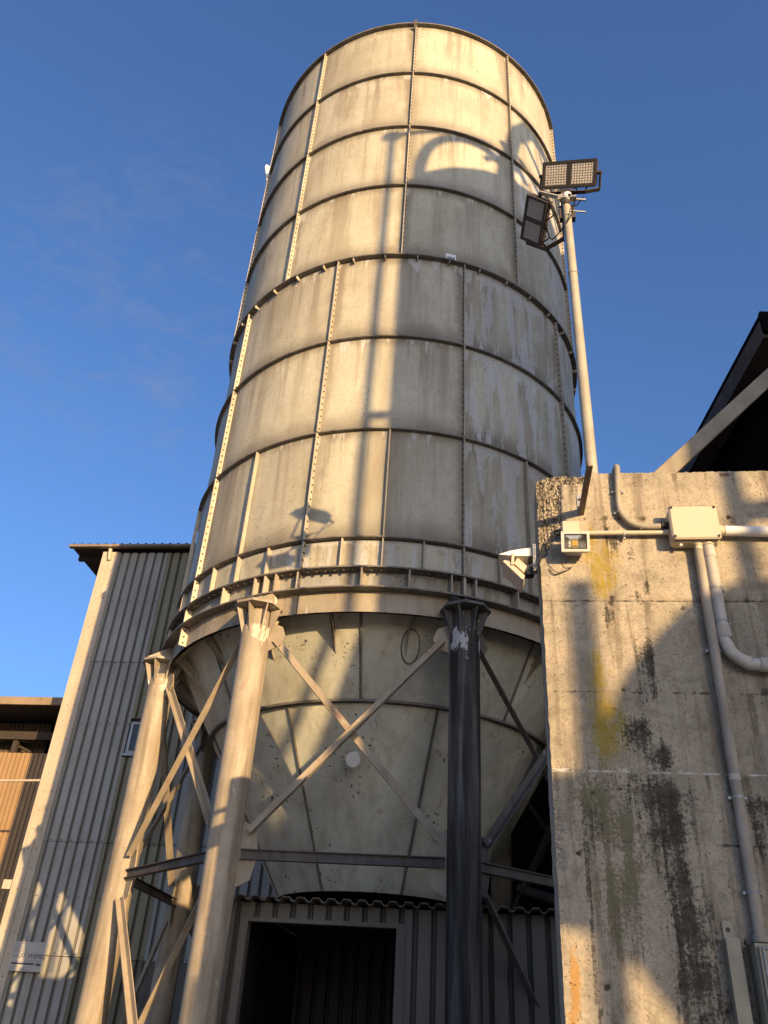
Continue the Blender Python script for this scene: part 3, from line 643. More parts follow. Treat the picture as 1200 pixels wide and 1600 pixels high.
# sign
sg = empty('sign_board', yard(-7.05, BD - .07, 2.33), 'small white printed notice board screwed low on the grey sheet wall', 'sign')
mb = MB(); ybox(mb, -7.33, -6.785, BD - .075, BD - .062, 2.125, 2.53); mb.build('board', M['sign'], sg)
def text(body, a, z, size, mat, parent, shear=0.0, d=BD - .077):
    c = bpy.data.curves.new('lettering', 'FONT'); c.body = body; c.size = size; c.extrude = .0008; c.shear = shear
    o = bpy.data.objects.new('lettering', c); COL.objects.link(o); o.parent = parent; c.materials.append(mat)
    bpy.context.view_layer.update(); me = bpy.data.meshes.new_from_object(o.evaluated_get(bpy.context.evaluated_depsgraph_get())); bpy.data.objects.remove(o); bpy.data.curves.remove(c)
    o = bpy.data.objects.new('lettering', me); COL.objects.link(o); o.parent = parent; o.location = yard(a, d, z) - WL[parent.name]; o.rotation_euler = (R_(90), 0, R_(-8)); return o
text('ST WIIMEL', -7.20, 2.305, .092, M['ink'], sg, .35)
mb = MB(); ybox(mb, -7.30, -6.93, BD - .078, BD - .0755, 2.215, 2.24); ybox(mb, -6.90, -6.82, BD - .078, BD - .0755, 2.21, 2.24); mb.build('printed_bar', M['ink'], sg)
mb = MB()
for (p, q, z) in ((-7.31, -7.12, 2.505), (-7.31, -7.20, 2.475), (-7.31, -7.16, 2.445), (-7.31, -7.14, 2.415), (-7.31, -7.10, 2.39), (-6.89, -6.82, 2.50), (-6.89, -6.82, 2.478), (-7.31, -7.20, 2.335), (-7.31, -7.20, 2.315), (-7.1, -6.82, 2.275), (-7.30, -6.83, 2.255), (-7.31, -7.0, 2.185), (-7.31, -7.05, 2.165), (-7.31, -6.95, 2.147)):
    ybox(mb, p, q, BD - .078, BD - .0755, z - .005, z + .004)
mb.build('printed_lines', M['inkgrey'], sg)

# ================================================================== FAR LEFT SHED
SD = 16.2
sh = empty('brown_shed', yard(-12, SD + 2, 0), 'open-eaved brown profiled sheet shed at the left edge behind the building', 'shed')
me = sheet_mesh('wall_sheet', M['brown'], 1.0, 6.15, .10, .02, .03)
for k in range(5): put_sheet(me, 'wall_sheet', sh, yard(-13.42 + 1.003 * k - .42, SD, 0), tone_=rng.uniform(.92, 1.05))
me = sheet_mesh('inner_wall_sheet', M['browndark'], 1.0, 6.95, .10, .02, .03)
for k in range(6): put_sheet(me, 'inner_wall_sheet', sh, yard(-13.4 + 1.003 * k + (.16 if k > 3 else 0), SD + .55, 0))
mb = MB(); ybox(mb, -14, -7.0, SD - .75, SD + 5.5, 7.00, 7.06); mb.build('roof_slab', M['soffit'], sh)
mb = MB(); ybox(mb, -14, -7.0, SD - .80, SD - .75, 6.92, 7.08); mb.build('fascia', M['girder'], sh).color = (.75, .66, .55, 1)
mb = MB(); ybox(mb, -14, -7.0, SD + .05, SD + .2, 6.45, 6.62); mb.tube([yard(-11.2, SD + .3, 6.9), yard(-9.55, SD + .35, 6.25)], .035, 8); ybox(mb, -9.9, -9.8, SD + .1, SD + .2, 5.2, 6.6); mb.build('eave_frame', M['soffit'], sh)
mb = MB(); ybox(mb, -14, -7.0, SD + 5.4, SD + 5.5, 0, 7.0); ybox(mb, -14.05, -14, SD, SD + 5.5, 0, 7.0); mb.build('back_wall', M['soffit'], sh)

# ================================================================== HUT UNDER THE SILO
hut = empty('metal_hut', Vector((.5, 8.4, 0)), 'low profiled-sheet hut with an open doorway under the silo hopper', 'hut')
HD = float(N8 @ np.array([-1.04, 7.5, 0])); HA = float(T8 @ np.array([-1.04, 7.5, 0]))
def hx(p): return float(T8 @ on_plane(p[0], p[1], N8, HD)), float(on_plane(p[0], p[1], N8, HD)[2])
dl, dzl = hx((388, 1440)); dr, dzr = hx((620, 1447)); DZ = 2.33
HB = HA + 3.05
HP, HG, HDp = .149, .05, .028
def hs(a, wd, z0, z1, ph=None):
    put_sheet(sheet_mesh('wall_sheet', M['hut'], wd, z1 - z0, HP, HDp, HG, ph), 'wall_sheet', hut, yard(a, HD, z0))
hs(HA, dl - HA - .01, 0, 2.47, .03); hs(dl - .012, dr - dl + .09, DZ, 2.47)
x = dr + .075
while x < HB - .05:
    wd = min(HP * 4, HB - x); hs(x, wd - .002, 0, 2.47); x += HP * 4
mb = MB(); ybox(mb, dl - .06, dl, HD - .012, HD + .10, 0, DZ + .03); ybox(mb, dr, dr + .075, HD - .012, HD + .10, 0, DZ + .03); ybox(mb, dl, dr, HD - .008, HD + .10, DZ - .002, DZ + .03)
mb.build('door_frame', M['hut'], hut).color = (1.1, 1.1, 1.1, 1)
mb = MB(); roof_fn(mb, HA - .05, HB + .05, HD - .14, HD + 2.85, 2.50, .125, -.03); mb.build('roof_sheet', M['hut'], hut).color = (1.15, 1.12, 1.08, 1)
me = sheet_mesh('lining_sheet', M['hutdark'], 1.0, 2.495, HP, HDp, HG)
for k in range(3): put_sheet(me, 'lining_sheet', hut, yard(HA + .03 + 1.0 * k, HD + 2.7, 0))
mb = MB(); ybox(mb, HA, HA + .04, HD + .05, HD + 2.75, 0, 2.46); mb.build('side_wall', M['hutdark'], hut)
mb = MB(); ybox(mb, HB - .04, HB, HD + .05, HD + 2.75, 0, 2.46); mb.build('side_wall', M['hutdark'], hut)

# ================================================================== CONCRETE WALL
UNIT[0] = 3.33 / 4.2
WD = 4.2
cw = empty('concrete_wall', yard(2.5, WD + .1, 0), 'stained cast concrete wall with a crumbled top corner filling the right side', 'wall')
def wpx(x, y):
    P = on_plane(x, y, N8, WD); return float(P @ T8), float(P[2])
JZ = [3.705, 3.175, 2.765, 2.435]
def fbm(p, o=5): return noise.fractal(Vector(p), 1.0, 2.0, o)
ST = {'mould': [(1012, 1030, 15, 45, .9), (1016, 1075, 24, 22, .65), (1000, 1150, 22, 36, .9), (1032, 1182, 26, 26, .95), (1030, 1245, 44, 34, 1.0), (1048, 1292, 34, 40, .95), (1062, 1370, 24, 50, .85), (1078, 1450, 26, 50, .95), (1088, 1530, 28, 55, .95), (1102, 1600, 32, 40, .8), (985, 868, 7, 34, .6), (958, 848, 9, 22, .55), (995, 932, 6, 18, .6), (1010, 915, 6, 16, .7), (930, 1280, 10, 40, .5), (1190, 1260, 30, 18, .8), (1205, 1300, 26, 50, .6), (998, 1100, 12, 20, .6), (945, 960, 14, 25, .45), (1150, 1570, 40, 60, .3)],
      'green': [(932, 890, 9, 44, 1.1), (937, 918, 9, 20, 1.1), (922, 858, 13, 40, .55), (952, 882, 20, 42, .45), (948, 1130, 24, 52, 1.0), (935, 1065, 18, 45, .55), (960, 1170, 22, 30, .6), (905, 850, 20, 18, .25), (975, 1140, 12, 40, .5)],
      'olive': [(960, 1275, 48, 70, .7), (985, 1400, 40, 70, .6), (1000, 1160, 30, 40, .5), (925, 1260, 22, 34, .7), (1010, 1330, 30, 60, .5)],
      'orange': [(901, 1542, 8, 44, 1.15), (897, 1595, 14, 22, .75), (912, 1520, 12, 40, .3)]}
STW = {k: [(*wpx(a, b), c / 290., d / 300., e) for a, b, c, d, e in v] for k, v in ST.items()}
TIES = [wpx(*p) for p in ((956, 935), (954, 942), (905, 1333), (1012, 1339), (1005, 810), (945, 808), (947, 826), (974, 1076), (1138, 808), (1165, 937), (948, 1542), (1195, 1080), (970, 1232), (993, 1238), (1067, 950), (862, 758))]
STOP = 2.0
SS = np.concatenate([np.arange(.336, STOP, .0115), np.arange(STOP, 4.6, .26)])
def ztop(s):
    return 4.572 - (.045 * max(0, 1 - (s - .336) / .13) ** 1.5) + .006 * fbm((s * 9, 3, 0)) + .006 * fbm((s * 40, 7, 0), 3)
def chip(s, z):
    d = max(0, (4.60 - z)); k = s - .336
    lim = .15 + .06 * fbm((z * 6, 1.3, 0)) + (.16 if z > 4.5 else 0) * 1 - .13 * max(0, (d - .45) / .15)
    lim2 = .05 * (1 if z > 2.3 and z < 2.62 else 0) + .035 * fbm((z * 14, 9, 0)) * (1 if 2.3 < z < 2.62 else 0)
    out = 0.0
    t = lim - k
    if t > 0 and d < .62: out = min(1, t / .02) * (.014 + .022 * (.5 + .5 * fbm((s * 24, z * 24, 0), 4)) + .030 * max(0, fbm((s * 52, z * 52, 5), 3)))
    if lim2 - k > 0: out = max(out, min(1, (lim2 - k) / .02) * (.006 + .012 * max(0, fbm((s * 40, z * 24, 2), 3))))
    return out
def blob(lst, s, z):
    m = 0.0
    for (cs, cz, rs, rz, a) in lst:
        u = (s - cs) / rs; v = (z - cz) / rz; q = u * u + v * v
        if q < 4: m = max(m, a * math.exp(-q * .9))
    return m
def lift(z0, z1, dz, first=False):
    nz = max(2, int((z1 - z0) / dz)); rowsz = [z0 + (z1 - z0) * j / nz for j in range(nz + 1)]
    vs = []; A = {k: [] for k in ('mould', 'green', 'olive', 'orange', 'chalk', 'joint', 'chip', 'run')}
    lo = rng.uniform(-.0025, .0025)
    for j, z in enumerate(rowsz):
        for s in SS:
            top = z1 > 4.5
            zz = z0 + (ztop(s) - z0) * j / nz if top else z
            if s < STOP:
                e = chip(s, zz); jt = 0.0; ch = 0.0; A['chip'].append(min(1.0, e / .030) ** .7)
                for q, (jz, dpt) in enumerate(zip(JZ, (.007, .0035, .004, .005))):
                    t = abs(zz - jz - .004 * fbm((s * 5, jz, 0), 3)) ; wj = .010
                    if t < wj: e += dpt * (1 - t / wj) * (.7 + .6 * fbm((s * 12, jz, 3), 3)); jt = max(jt, (1 - t / wj) * (.75 if q != 2 else .6) * (.8 + .8 * fbm((s * 7, jz, 8), 3)))
                    if q == 2 and -.004 < zz - jz - .004 * fbm((s * 5, jz, 0), 3) < .010: ch = max(ch, 1.0 * (.85 + .6 * fbm((s * 14, 4, 0), 3)))
                t = abs(zz - 4.245 - .004 * fbm((s * 6, 2, 1)))
                if t < .009: jt = max(jt, .42 * (.8 + .9 * fbm((s * 8, 1, 1), 3))); e += .0015
                if zz < 2.63:
                    t = abs(s - .484 - .004 * fbm((zz * 5, 4, 4)))
                    if t < .011: jt = max(jt, .8 * (.8 + .6 * fbm((zz * 9, 2, 4), 3))); e += .004 * (1 - t / .011)
                if zz > 2.55 and zz < 2.60 and s < .62: jt = max(jt, .25)
                for k_, (ts, tz) in enumerate(TIES):
                    t = math.hypot(s - ts, zz - tz)
                    if t < .0135: e += .022 * min(1, (.0135 - t) / .006); jt = max(jt, min(1, (.0155 - t) / .005))
                    elif t < .03: jt = max(jt, .28 * (1 - (t - .0135) / .017) * (.6 + .9 * fbm((s * 30, zz * 30, 3), 3)))
                e += lo + .0018 * fbm((s * 3, zz * 3, 0)) + .0007 * fbm((s * 25, zz * 25, 0), 3)
                rn = 0.0
                for jz in (ztop(s) , 4.245, *JZ):
                    if zz < jz:
                        a_ = fbm((s * 15, jz * 3.7, 2), 4) + .45 * fbm((s * 3, jz * 2.1, 5), 2); ln = .10 + .35 * abs(fbm((s * 9, jz, 11), 2))
                        if a_ > .12: rn = max(rn, min(1, (a_ - .12) * 2.2) * math.exp(-(jz - zz) / ln))
                A['run'].append(rn)
                for k in ('mould', 'green', 'olive', 'orange'): A[k].append(blob(STW[k], s, zz))
                dr_ = 0
                for cs in (.722, .79, .70): 
                    if 1.9 < zz < 2.3: dr_ = max(dr_, .55 * max(0, 1 - abs(s - cs - .01 * fbm((zz * 6, cs, 0))) / .007))
                A['chalk'].append(max(ch, dr_)); A['joint'].append(jt)
            else:
                e = 0
                for k in A: A[k].append(0)
            s2 = s + (.004 * fbm((zz * 11, 6, 6), 4) + .004 if s < .34 else 0)
            vs.append(yard(s2, WD + e, zz))
    n = len(SS)
    fs = [(j * n + i, j * n + i + 1, (j + 1) * n + i + 1, (j + 1) * n + i) for j in range(nz) for i in range(n - 1)]
    mb = MB(); mb.add(vs, fs, True)
    # return faces: left edge, and the top of the uppermost lift
    mb2 = [vs[j * n] for j in range(nz + 1)]; b = len(mb.v)
    mb.add(mb2 + [p + Vector(N8) * .26 for p in mb2], [(j, j + 1, nz + 2 + j, nz + 1 + j) for j in range(nz)])
    if z1 > 4.5:
        tp = vs[nz * n:]; mb.add(tp + [p + Vector(N8) * .26 for p in tp], [(i + 1, i, n + i, n + i + 1) for i in range(n - 1)])
    o = mb.build('concrete_lift', M['concrete'], cw)
    for k, v in A.items():
        at = o.data.attributes.new(k, 'FLOAT', 'POINT'); buf = np.zeros(len(mb.v), np.float32); buf[:len(v)] = v; at.data.foreach_set('value', buf)
lift(3.705, 4.572, .0115); lift(3.175, 3.705, .0115); lift(2.765, 3.175, .0115); lift(2.435, 2.765, .0115); lift(1.5, 2.435, .0115); lift(0, 1.5, .3)
mb = MB(); ybox(mb, .352, 4.6, WD + .10, WD + .255, 0, 4.50); mb.build('wall_core', M['concrete'], cw)
mb = MB(); c = yard(*(lambda p: (p[0], WD - .004, p[1]))(wpx(1133, 741))); mb.box(yard(wpx(1132, 743)[0], WD + .004, 4.548), (.055, .02, .022), AXN); mb.build('embedded_iron', M['rusty'], cw)

def wp(x, y, out=0.0): s, z = wpx(x, y); return yard(s, WD - out, z)
# large junction box
jb = empty('junction_box', wp(1080, 830), 'large cream plastic junction box where the conduits meet on the concrete wall', 'junction box')
mb = MB(); mb.bevbox(wp(1079, 833, .045), (.262, .085, .218), AXN, .012); mb.build('body', M['pvc'], jb)
mb = MB(); mb.bevbox(wp(1079, 831, .098), (.268, .028, .224), AXN, .010); lid = mb.build('lid', M['pvc'], jb)
mb = MB()
for sx in (-1, 1):
    for sz in (-1, 1): p = wp(1079, 831, .114) + AXN[0] * (.118 * sx) + AXN[2] * (.095 * sz); mb.tube([p + AXN[1] * .004, p - AXN[1] * .002], .008, 8)
mb.build('lid_screws', M['black'], lid)
def gland(p, d, r, l, parent, mat='pvc'):
    mb = MB(); p = Vector(p); d = Vector(d).normalized(); mb.tube([p, p + d * l * .5], r, 8); mb.tube([p + d * l * .5, p + d * l], r * .8, 12); mb.build('cable_gland', M[mat], parent)
bz = wpx(1079, 857)[1]
s1 = wpx(1088, 862)[0]; s2 = wpx(1103, 862)[0]
for s_ in (s1, s2): gland(yard(s_, WD - .05, bz + .01), (0, 0, -1), .036 if s_ == s2 else .030, .05, jb)
gland(yard(wpx(1060, 858)[0], WD - .06, bz + .015), (0, 0, -1), .012, .035, jb, 'lampwhite')
gland(yard(1.34, WD - .05, 4.125), AXN[0], .034, .05, jb); gland(yard(1.09, WD - .045, 4.122), -AXN[0], .018, .04, jb); gland(yard(1.085, WD - .05, 4.165), -AXN[0], .022, .05, jb, 'black')
def clip(p, d, r, parent):
    mb = MB(); p = Vector(p); d = Vector(d).normalized(); n = AXN[1]; t = d.cross(n).normalized()
    mb.tube([p - d * .006, p + d * .006], r * 1.12, 14, False); mb.box(p + n * (r * .75), (.012, r * 1.0, r * 2 + .030), (d, n, t)); mb.build('pipe_clip', M['steel'], parent)
def conduit(name, pts, r, mat, label, clips=(), cat='conduit', grp='conduits on the concrete wall'):
    o = empty(name, pts[0], label, cat, grp); mb = MB(); mb.tube(pts, r, 14); mb.build('tube', M[mat], o)
    for p, d in clips: clip(p, d, r, o)
    return o
Z1 = Vector((0, 0, 1))
pA = [yard(s1 + (wpx(1184, 1468)[0] - s1) * t, WD - .045, bz - .03 + (2.03 - bz + .03) * t) for t in (0, .25, .5, .75, 1)]
cA = conduit('long_conduit', pA, .0265, 'conduit', 'dusty grey conduit dropping from the junction box down to the cabinet', [(pA[0].lerp(pA[-1], t), Z1) for t in (.31, .69, .90)])
mb = MB(); mb.tube([pA[0].lerp(pA[-1], .635), pA[0].lerp(pA[-1], .65)], .0285, 14); mb.build('coupling', M['pvcgrey'], cA)
mb = MB(); mb.tube([pA[0].lerp(pA[-1], .985), pA[-1]], .035, 14); mb.build('coupling', M['conduit'], cA)
q = [yard(s2, WD - .05, bz - .03), yard(s2, WD - .05, 3.75), yard(s2 - .002, WD - .05, 3.52), yard(s2 - .002, WD - .05, 3.45), yard(s2 + .03, WD - .05, 3.37), yard(s2 + .10, WD - .05, 3.325), yard(s2 + .20, WD - .05, 3.315), yard(s2 + 1.2, WD - .05, 3.30)]
cB = conduit('elbow_conduit', bez(q, 6), .033, 'pvcgrey', 'thick pale conduit that bends right in an elbow below the junction box', [(yard(s2, WD - .05, 3.755), Z1), (yard(s2, WD - .05, 3.555), Z1)])
for p, q, r in ((yard(s2, WD - .05, 3.53), yard(s2, WD - .05, 3.46), .0385), (yard(s2 + .15, WD - .05, 3.317), yard(s2 + .21, WD - .05, 3.315), .039), (yard(s2, WD - .05, bz - .02), yard(s2, WD - .05, bz - .09), .036)):
    mb = MB(); mb.tube([p, q], r, 14); mb.build('coupling', M['pvcgrey'], cB)
conduit('right_conduit', [yard(1.38, WD - .05, 4.125), yard(2.8, WD - .05, 4.08)], .030, 'lampwhite', 'white conduit running right from the junction box out of the picture')
q = [wp(905, 838, .035), wp(975, 838, .035), wp(1035, 838, .04)]
conduit('lamp_conduit', [yard(.585, WD - .035, 4.125), yard(1.06, WD - .04, 4.122)], .0135, 'pvc', 'thin cream conduit between the small box and the junction box', [(wp(974, 840, .037), AXN[0])])
fx = [yard(wpx(963, 737)[0], WD + .10, 4.615), yard(wpx(963, 737)[0], WD + .03, 4.615), yard(wpx(963, 740)[0], WD - .035, 4.585), wp(964, 775, .035), wp(968, 803, .035), wp(983, 821, .035), wp(1003, 828, .04), wp(1030, 829, .045)]
fpts = bez(fx, 10); rr = [.017 + .0022 * (i % 2) for i in range(len(fpts))]
fo = empty('flexible_conduit', fx[3], 'ribbed flexible conduit curving from the wall top to the junction box', 'conduit', 'conduits on the concrete wall')
mb = MB(); mb.tube(fpts, rr, 12); mb.build('tube', M['flex'], fo)
clip(wp(964, 772, .03), Z1, .019, fo); clip(wp(968, 805, .03), Z1, .019, fo); clip(wp(1000, 828, .032), AXN[0], .019, fo)
# small box and floodlight
sb = empty('small_junction_box', wp(890, 833), 'small square cream box above the little floodlight', 'junction box')
mb = MB(); mb.bevbox(wp(890, 834, .035), (.098, .07, .098), AXN, .006); mb.build('body', M['pvc'], sb)
gland(wp(878, 838, .03), -AXN[0], .014, .04, sb, 'black')
fl = empty('small_floodlight', wp(896, 862), 'small square floodlight with one amber diode on the concrete wall', 'floodlight')
fw, fh = .158, .118; fc = wp(896, 863, .12); tilt = R_(16)
FX = AXN[0]; FN = (-AXN[1] * math.cos(tilt) - Z1 * math.sin(tilt)).normalized(); FY = FN.cross(FX).normalized()
if FY.z < 0: FY = -FY
FAX = (FX, FN, FY)
mb = MB(); mb.bevbox(fc - FN * .052, (fw * .92, .03, fh * .9), FAX, .008); [mb.box(fc - FN * .022 + FX * sx * (fw / 2 - .008), (.012, .034, fh * .92), FAX) for sx in (-1, 1)]; [mb.box(fc - FN * .022 + FY * sy * (fh / 2 - .008), (fw * .85, .034, .012), FAX) for sy in (-1, 1)]; mb.build('housing', M['lampgrey'], fl)
mb = MB(); t = .017
for (cx, cy, sx, sy) in ((0, fh / 2 - t / 2, fw, t), (0, -fh / 2 + t / 2, fw, t), (-fw / 2 + t / 2, 0, t, fh - 2 * t), (fw / 2 - t / 2, 0, t, fh - 2 * t)):
    mb.box(fc + FX * cx + FY * cy, (sx, .016, sy), FAX)
mb.build('bezel', M['lampgrey'], fl).color = (.9, .85, .8, 1)
iw, ih = fw / 2 - t, fh / 2 - t; dd = .034
mb = MB(); k = .018
outer = [fc + FX * (sx * iw) + FY * (sy * ih) for sx, sy in ((-1, -1), (1, -1), (1, 1), (-1, 1))]; inner = [fc + FX * (sx * k) + FY * (sy * k) - FN * dd for sx, sy in ((-1, -1), (1, -1), (1, 1), (-1, 1))]
mb.add(outer + inner, [(i, (i + 1) % 4, 4 + (i + 1) % 4, 4 + i) for i in range(4)] + [(4, 5, 6, 7)]); mb.build('reflector', M['mirror'], fl)
mb = MB(); mb.box(fc - FN * (dd - .003), (.027, .005, .025), FAX); mb.build('diode', M['led'], fl)
mb = MB()
for (cx, cy, sx, sy) in ((0, ih, iw * 2, .006), (0, -ih, iw * 2, .006), (-iw, 0, .006, ih * 2), (iw, 0, .006, ih * 2)): mb.box(fc + FX * cx + FY * cy + FN * .002, (sx, .012, sy), FAX)
mb.build('gasket', M['black'], fl)
mb = MB(); mb.box(fc + FN * .003, (iw * 2 - .006, .002, ih * 2 - .006), FAX); mb.build('pane', M['clear'], fl)
mb = MB(); mb.box(wp(896, 866, .02), (.09, .04, .03), AXN); mb.box(wp(896, 866, .05), (.03, .06, .02), AXN); mb.build('mount', M['lampgrey'], fl)
cb = MB(); cb.tube(bez([wp(872, 838, .03), wp(860, 846, .02), wp(848, 862, .01), wp(840, 880, .012), wp(834, 893, .03)], 8), .004, 6); cb.tube(bez([wp(873, 879, .09), wp(880, 893, .05), wp(892, 889, .015), wp(880, 895, .012), wp(866, 899, .012), wp(858, 890, .01)], 8), .003, 6)
cb.tube(bez([wp(858, 842, .015), wp(852, 860, .014), wp(842, 885, .02)], 8), .003, 6)
tag(cb.build('lamp_cable', M['black']), 'thin dark cables looping around the small floodlight', 'cable')
# angle-iron bracket
br = empty('angle_bracket', wp(907, 806), 'rusty angle-iron arm sticking out from the wall above the small floodlight', 'bracket')
mb = MB(); b0 = wp(906, 808, .0)
mb.box(b0 - AXN[1] * .25 + AXN[0] * .012 + Z1 * .015, (.024, .50, .006), AXN); mb.box(b0 - AXN[1] * .25 + Z1 * .037, (.006, .50, .038), AXN); mb.build('arm', M['rusty'], br)
mb = MB(); mb.box(wp(906, 788, .004), (.034, .008, .13), AXN); pt = mb.build('plate', M['steel'], br)
mb = MB()
for y in (782, 794): p = wp(905, y, .009); mb.tube([p + AXN[1] * .004, p - AXN[1] * .006], .008, 6)
mb.build('plate_bolt', M['bolt'], br)
# cabinet
cbx = empty('electrical_cabinet', wp(1185, 1560), 'grey-green electrical cabinet at the lower right edge of the wall', 'cabinet')
ca, cz = wpx(1147, 1470); cz = 2.02
mb = MB(); mb.box(yard(ca + .36, WD - .065, cz - .5), (.62, .12, 1.0), AXN); mb.build('body', M['cabinet'], cbx)
mb = MB(); mb.box(yard(ca + .36, WD - .137, cz - .5), (.60, .02, .97), AXN); mb.build('door', M['cabinet'], cbx)
mb = MB(); e = .006
for (p, q) in (((ca + .075, cz - .02), (ca + .64, cz - .02)), ((ca + .075, cz - .02), (ca + .075, cz - .98))): mb.tube([yard(p[0], WD - .15, p[1]), yard(q[0], WD - .15, q[1])], e, 8)
mb.build('door_edge', M['steel'], cbx)
mb = MB(); mb.box(yard(ca - .02, WD - .03, cz - .48), (.06, .06, 1.0), AXN); mb.box(yard(ca - .022, WD - .006, cz + .055), (.045, .010, .075), AXN); mb.build('mount_rail', M['cabinet'], cbx)
mb = MB(); p = yard(ca - .022, WD - .012, cz + .058); mb.tube([p, p - AXN[1] * .003], .010, 10); p = yard(ca + .035, WD - .06, cz + .005); mb.tube([p, p - AXN[1] * .03], .012, 8); mb.build('mount_bolt', M['black'], cbx)
# floodlight seen edge-on beside the wall
GD = 4.22
def gp(x, y, d=GD): P = on_plane(x, y, N8, d); return Vector(P)
gf = empty('side_floodlight', gp(810, 870), 'floodlight seen edge-on with a white hood, fixed to the wall end', 'floodlight')
nn = Vector(N8)
mb = MB(); mb.prism([gp(779, 866), gp(797, 860.5), gp(815, 857.5), gp(826, 856.3), gp(826, 868.5), gp(800, 868)], nn * .14); mb.build('hood', M['lampwhite'], gf)
mb = MB(); mb.prism([gp(826, 856.3, GD + .02), gp(833, 856, GD + .02), gp(833, 868.5, GD + .02), gp(826, 868.5, GD + .02)], nn * .10); mb.build('hood_arm', M['steel'], gf)
mb = MB(); mb.prism([gp(832.5, 850), gp(837, 850), gp(837.5, 891), gp(833.5, 891)], nn * .035); pl_ = mb.build('perforated_strip', M['steel'], gf)
mb = MB()
for y in (853, 858, 861, 864, 867, 872, 883): p = gp(835, y) - nn * .002; mb.tube([p, p + nn * .004], .0042, 8)
mb.build('strip_holes', M['black'], pl_, kind='stuff')
mb = MB(); mb.prism([gp(786, 877), gp(788.5, 875), gp(795, 876.5), gp(820, 899), gp(818, 905.5), gp(815, 904)], nn * .17); mb.build('front_plate', M['lampbeige'], gf)
mb = MB(); mb.prism([gp(803, 880, GD + .02), gp(809, 871, GD + .02), gp(823.5, 884.5, GD + .02), gp(818.5, 894, GD + .02)], nn * .13); mb.build('housing', M['lampbeige'], gf)
mb = MB(); mb.prism([gp(800, 864, GD - .01), gp(804, 864, GD - .01), gp(803, 882, GD - .01), gp(798.5, 882, GD - .01)], nn * .02); mb.build('bracket', M['lampbeige'], gf)
mb = MB(); mb.prism([gp(822, 880, GD + .03), gp(836, 890, GD + .03), gp(834, 896, GD + .03), gp(822, 897, GD + .03)], nn * .06); mb.build('back_joint', M['black'], gf)

# ================================================================== LAMP POST
UNIT[0] = .816
PD = 4.29; KL = .8
lp = empty('lamp_post', Vector((1.6, 5.15, 0)), 'slim galvanised post rising behind the concrete wall with floodlights on top', 'lamp post')
pb = on_plane(925, 738, N8, PD); ptp = on_plane(884.5, 318, N8, PD)
pbv = Vector((pb[0], pb[1], 0)); pt_ = Vector(ptp)
pbv = Vector((pb[0], pb[1], 4.56))
mb = MB(); mb.tube([pbv.lerp(pt_, t) for t in (0, .2, .4, .5, .6, .8, 1)], [.037, .037, .036, .035, .034, .033, .032], 20); mb.build('pole', M['galv'], lp)
mb = MB(); mb.tube([pbv.lerp(pt_, .695), pbv.lerp(pt_, .699)], .038, 20); mb.box(pbv + Z1 * .012, (.13, .13, .012), AXN); mb.build('pole_joint', M['galv'], lp)
hd = pt_ + Z1 * .06
mb = MB(); mb.box(pt_ + Z1 * .07, (.075, .08, .12), AXN); mb.box(pt_ + Z1 * .115, (.13, .08, .024), AXN); mb.box(pt_ - Z1 * .09 + AXN[1] * .03 + AXN[0] * .005, (.12, .05, .15), AXN); mb.build('head_clamp', M['lampbody'], lp)
mb = MB()
mb.tube([pt_ + Vector((-.02, -.06, -.02)), pt_ + Vector((.14, -.06, -.02))], .010, 6); mb.tube([pt_ + Vector((.0, -.06, -.17)), pt_ + Vector((.13, -.06, -.17))], .007, 6); mb.box(pt_ + Vector((0, -.06, -.02)), (.13, .05, .018), AXN); mb.build('cross_pin', M['steel'], lp)
def quadframe(corners, center, N):
    N = Vector(N).normalized(); C_ = Vector(on_plane(*center, N8, PD)); d = float(N.dot(C_)); P = [Vector(on_plane(x, y, np.array(N), d)) for x, y in corners]
    X = ((P[1] - P[0]) + (P[2] - P[3])).normalized(); Y = N.cross(X).normalized()
    if Y.z < 0: Y = -Y
    return C_, X, Y, N, ((P[1] - P[0]).length + (P[2] - P[3]).length) / 2, ((P[0] - P[3]).length + (P[1] - P[2]).length) / 2
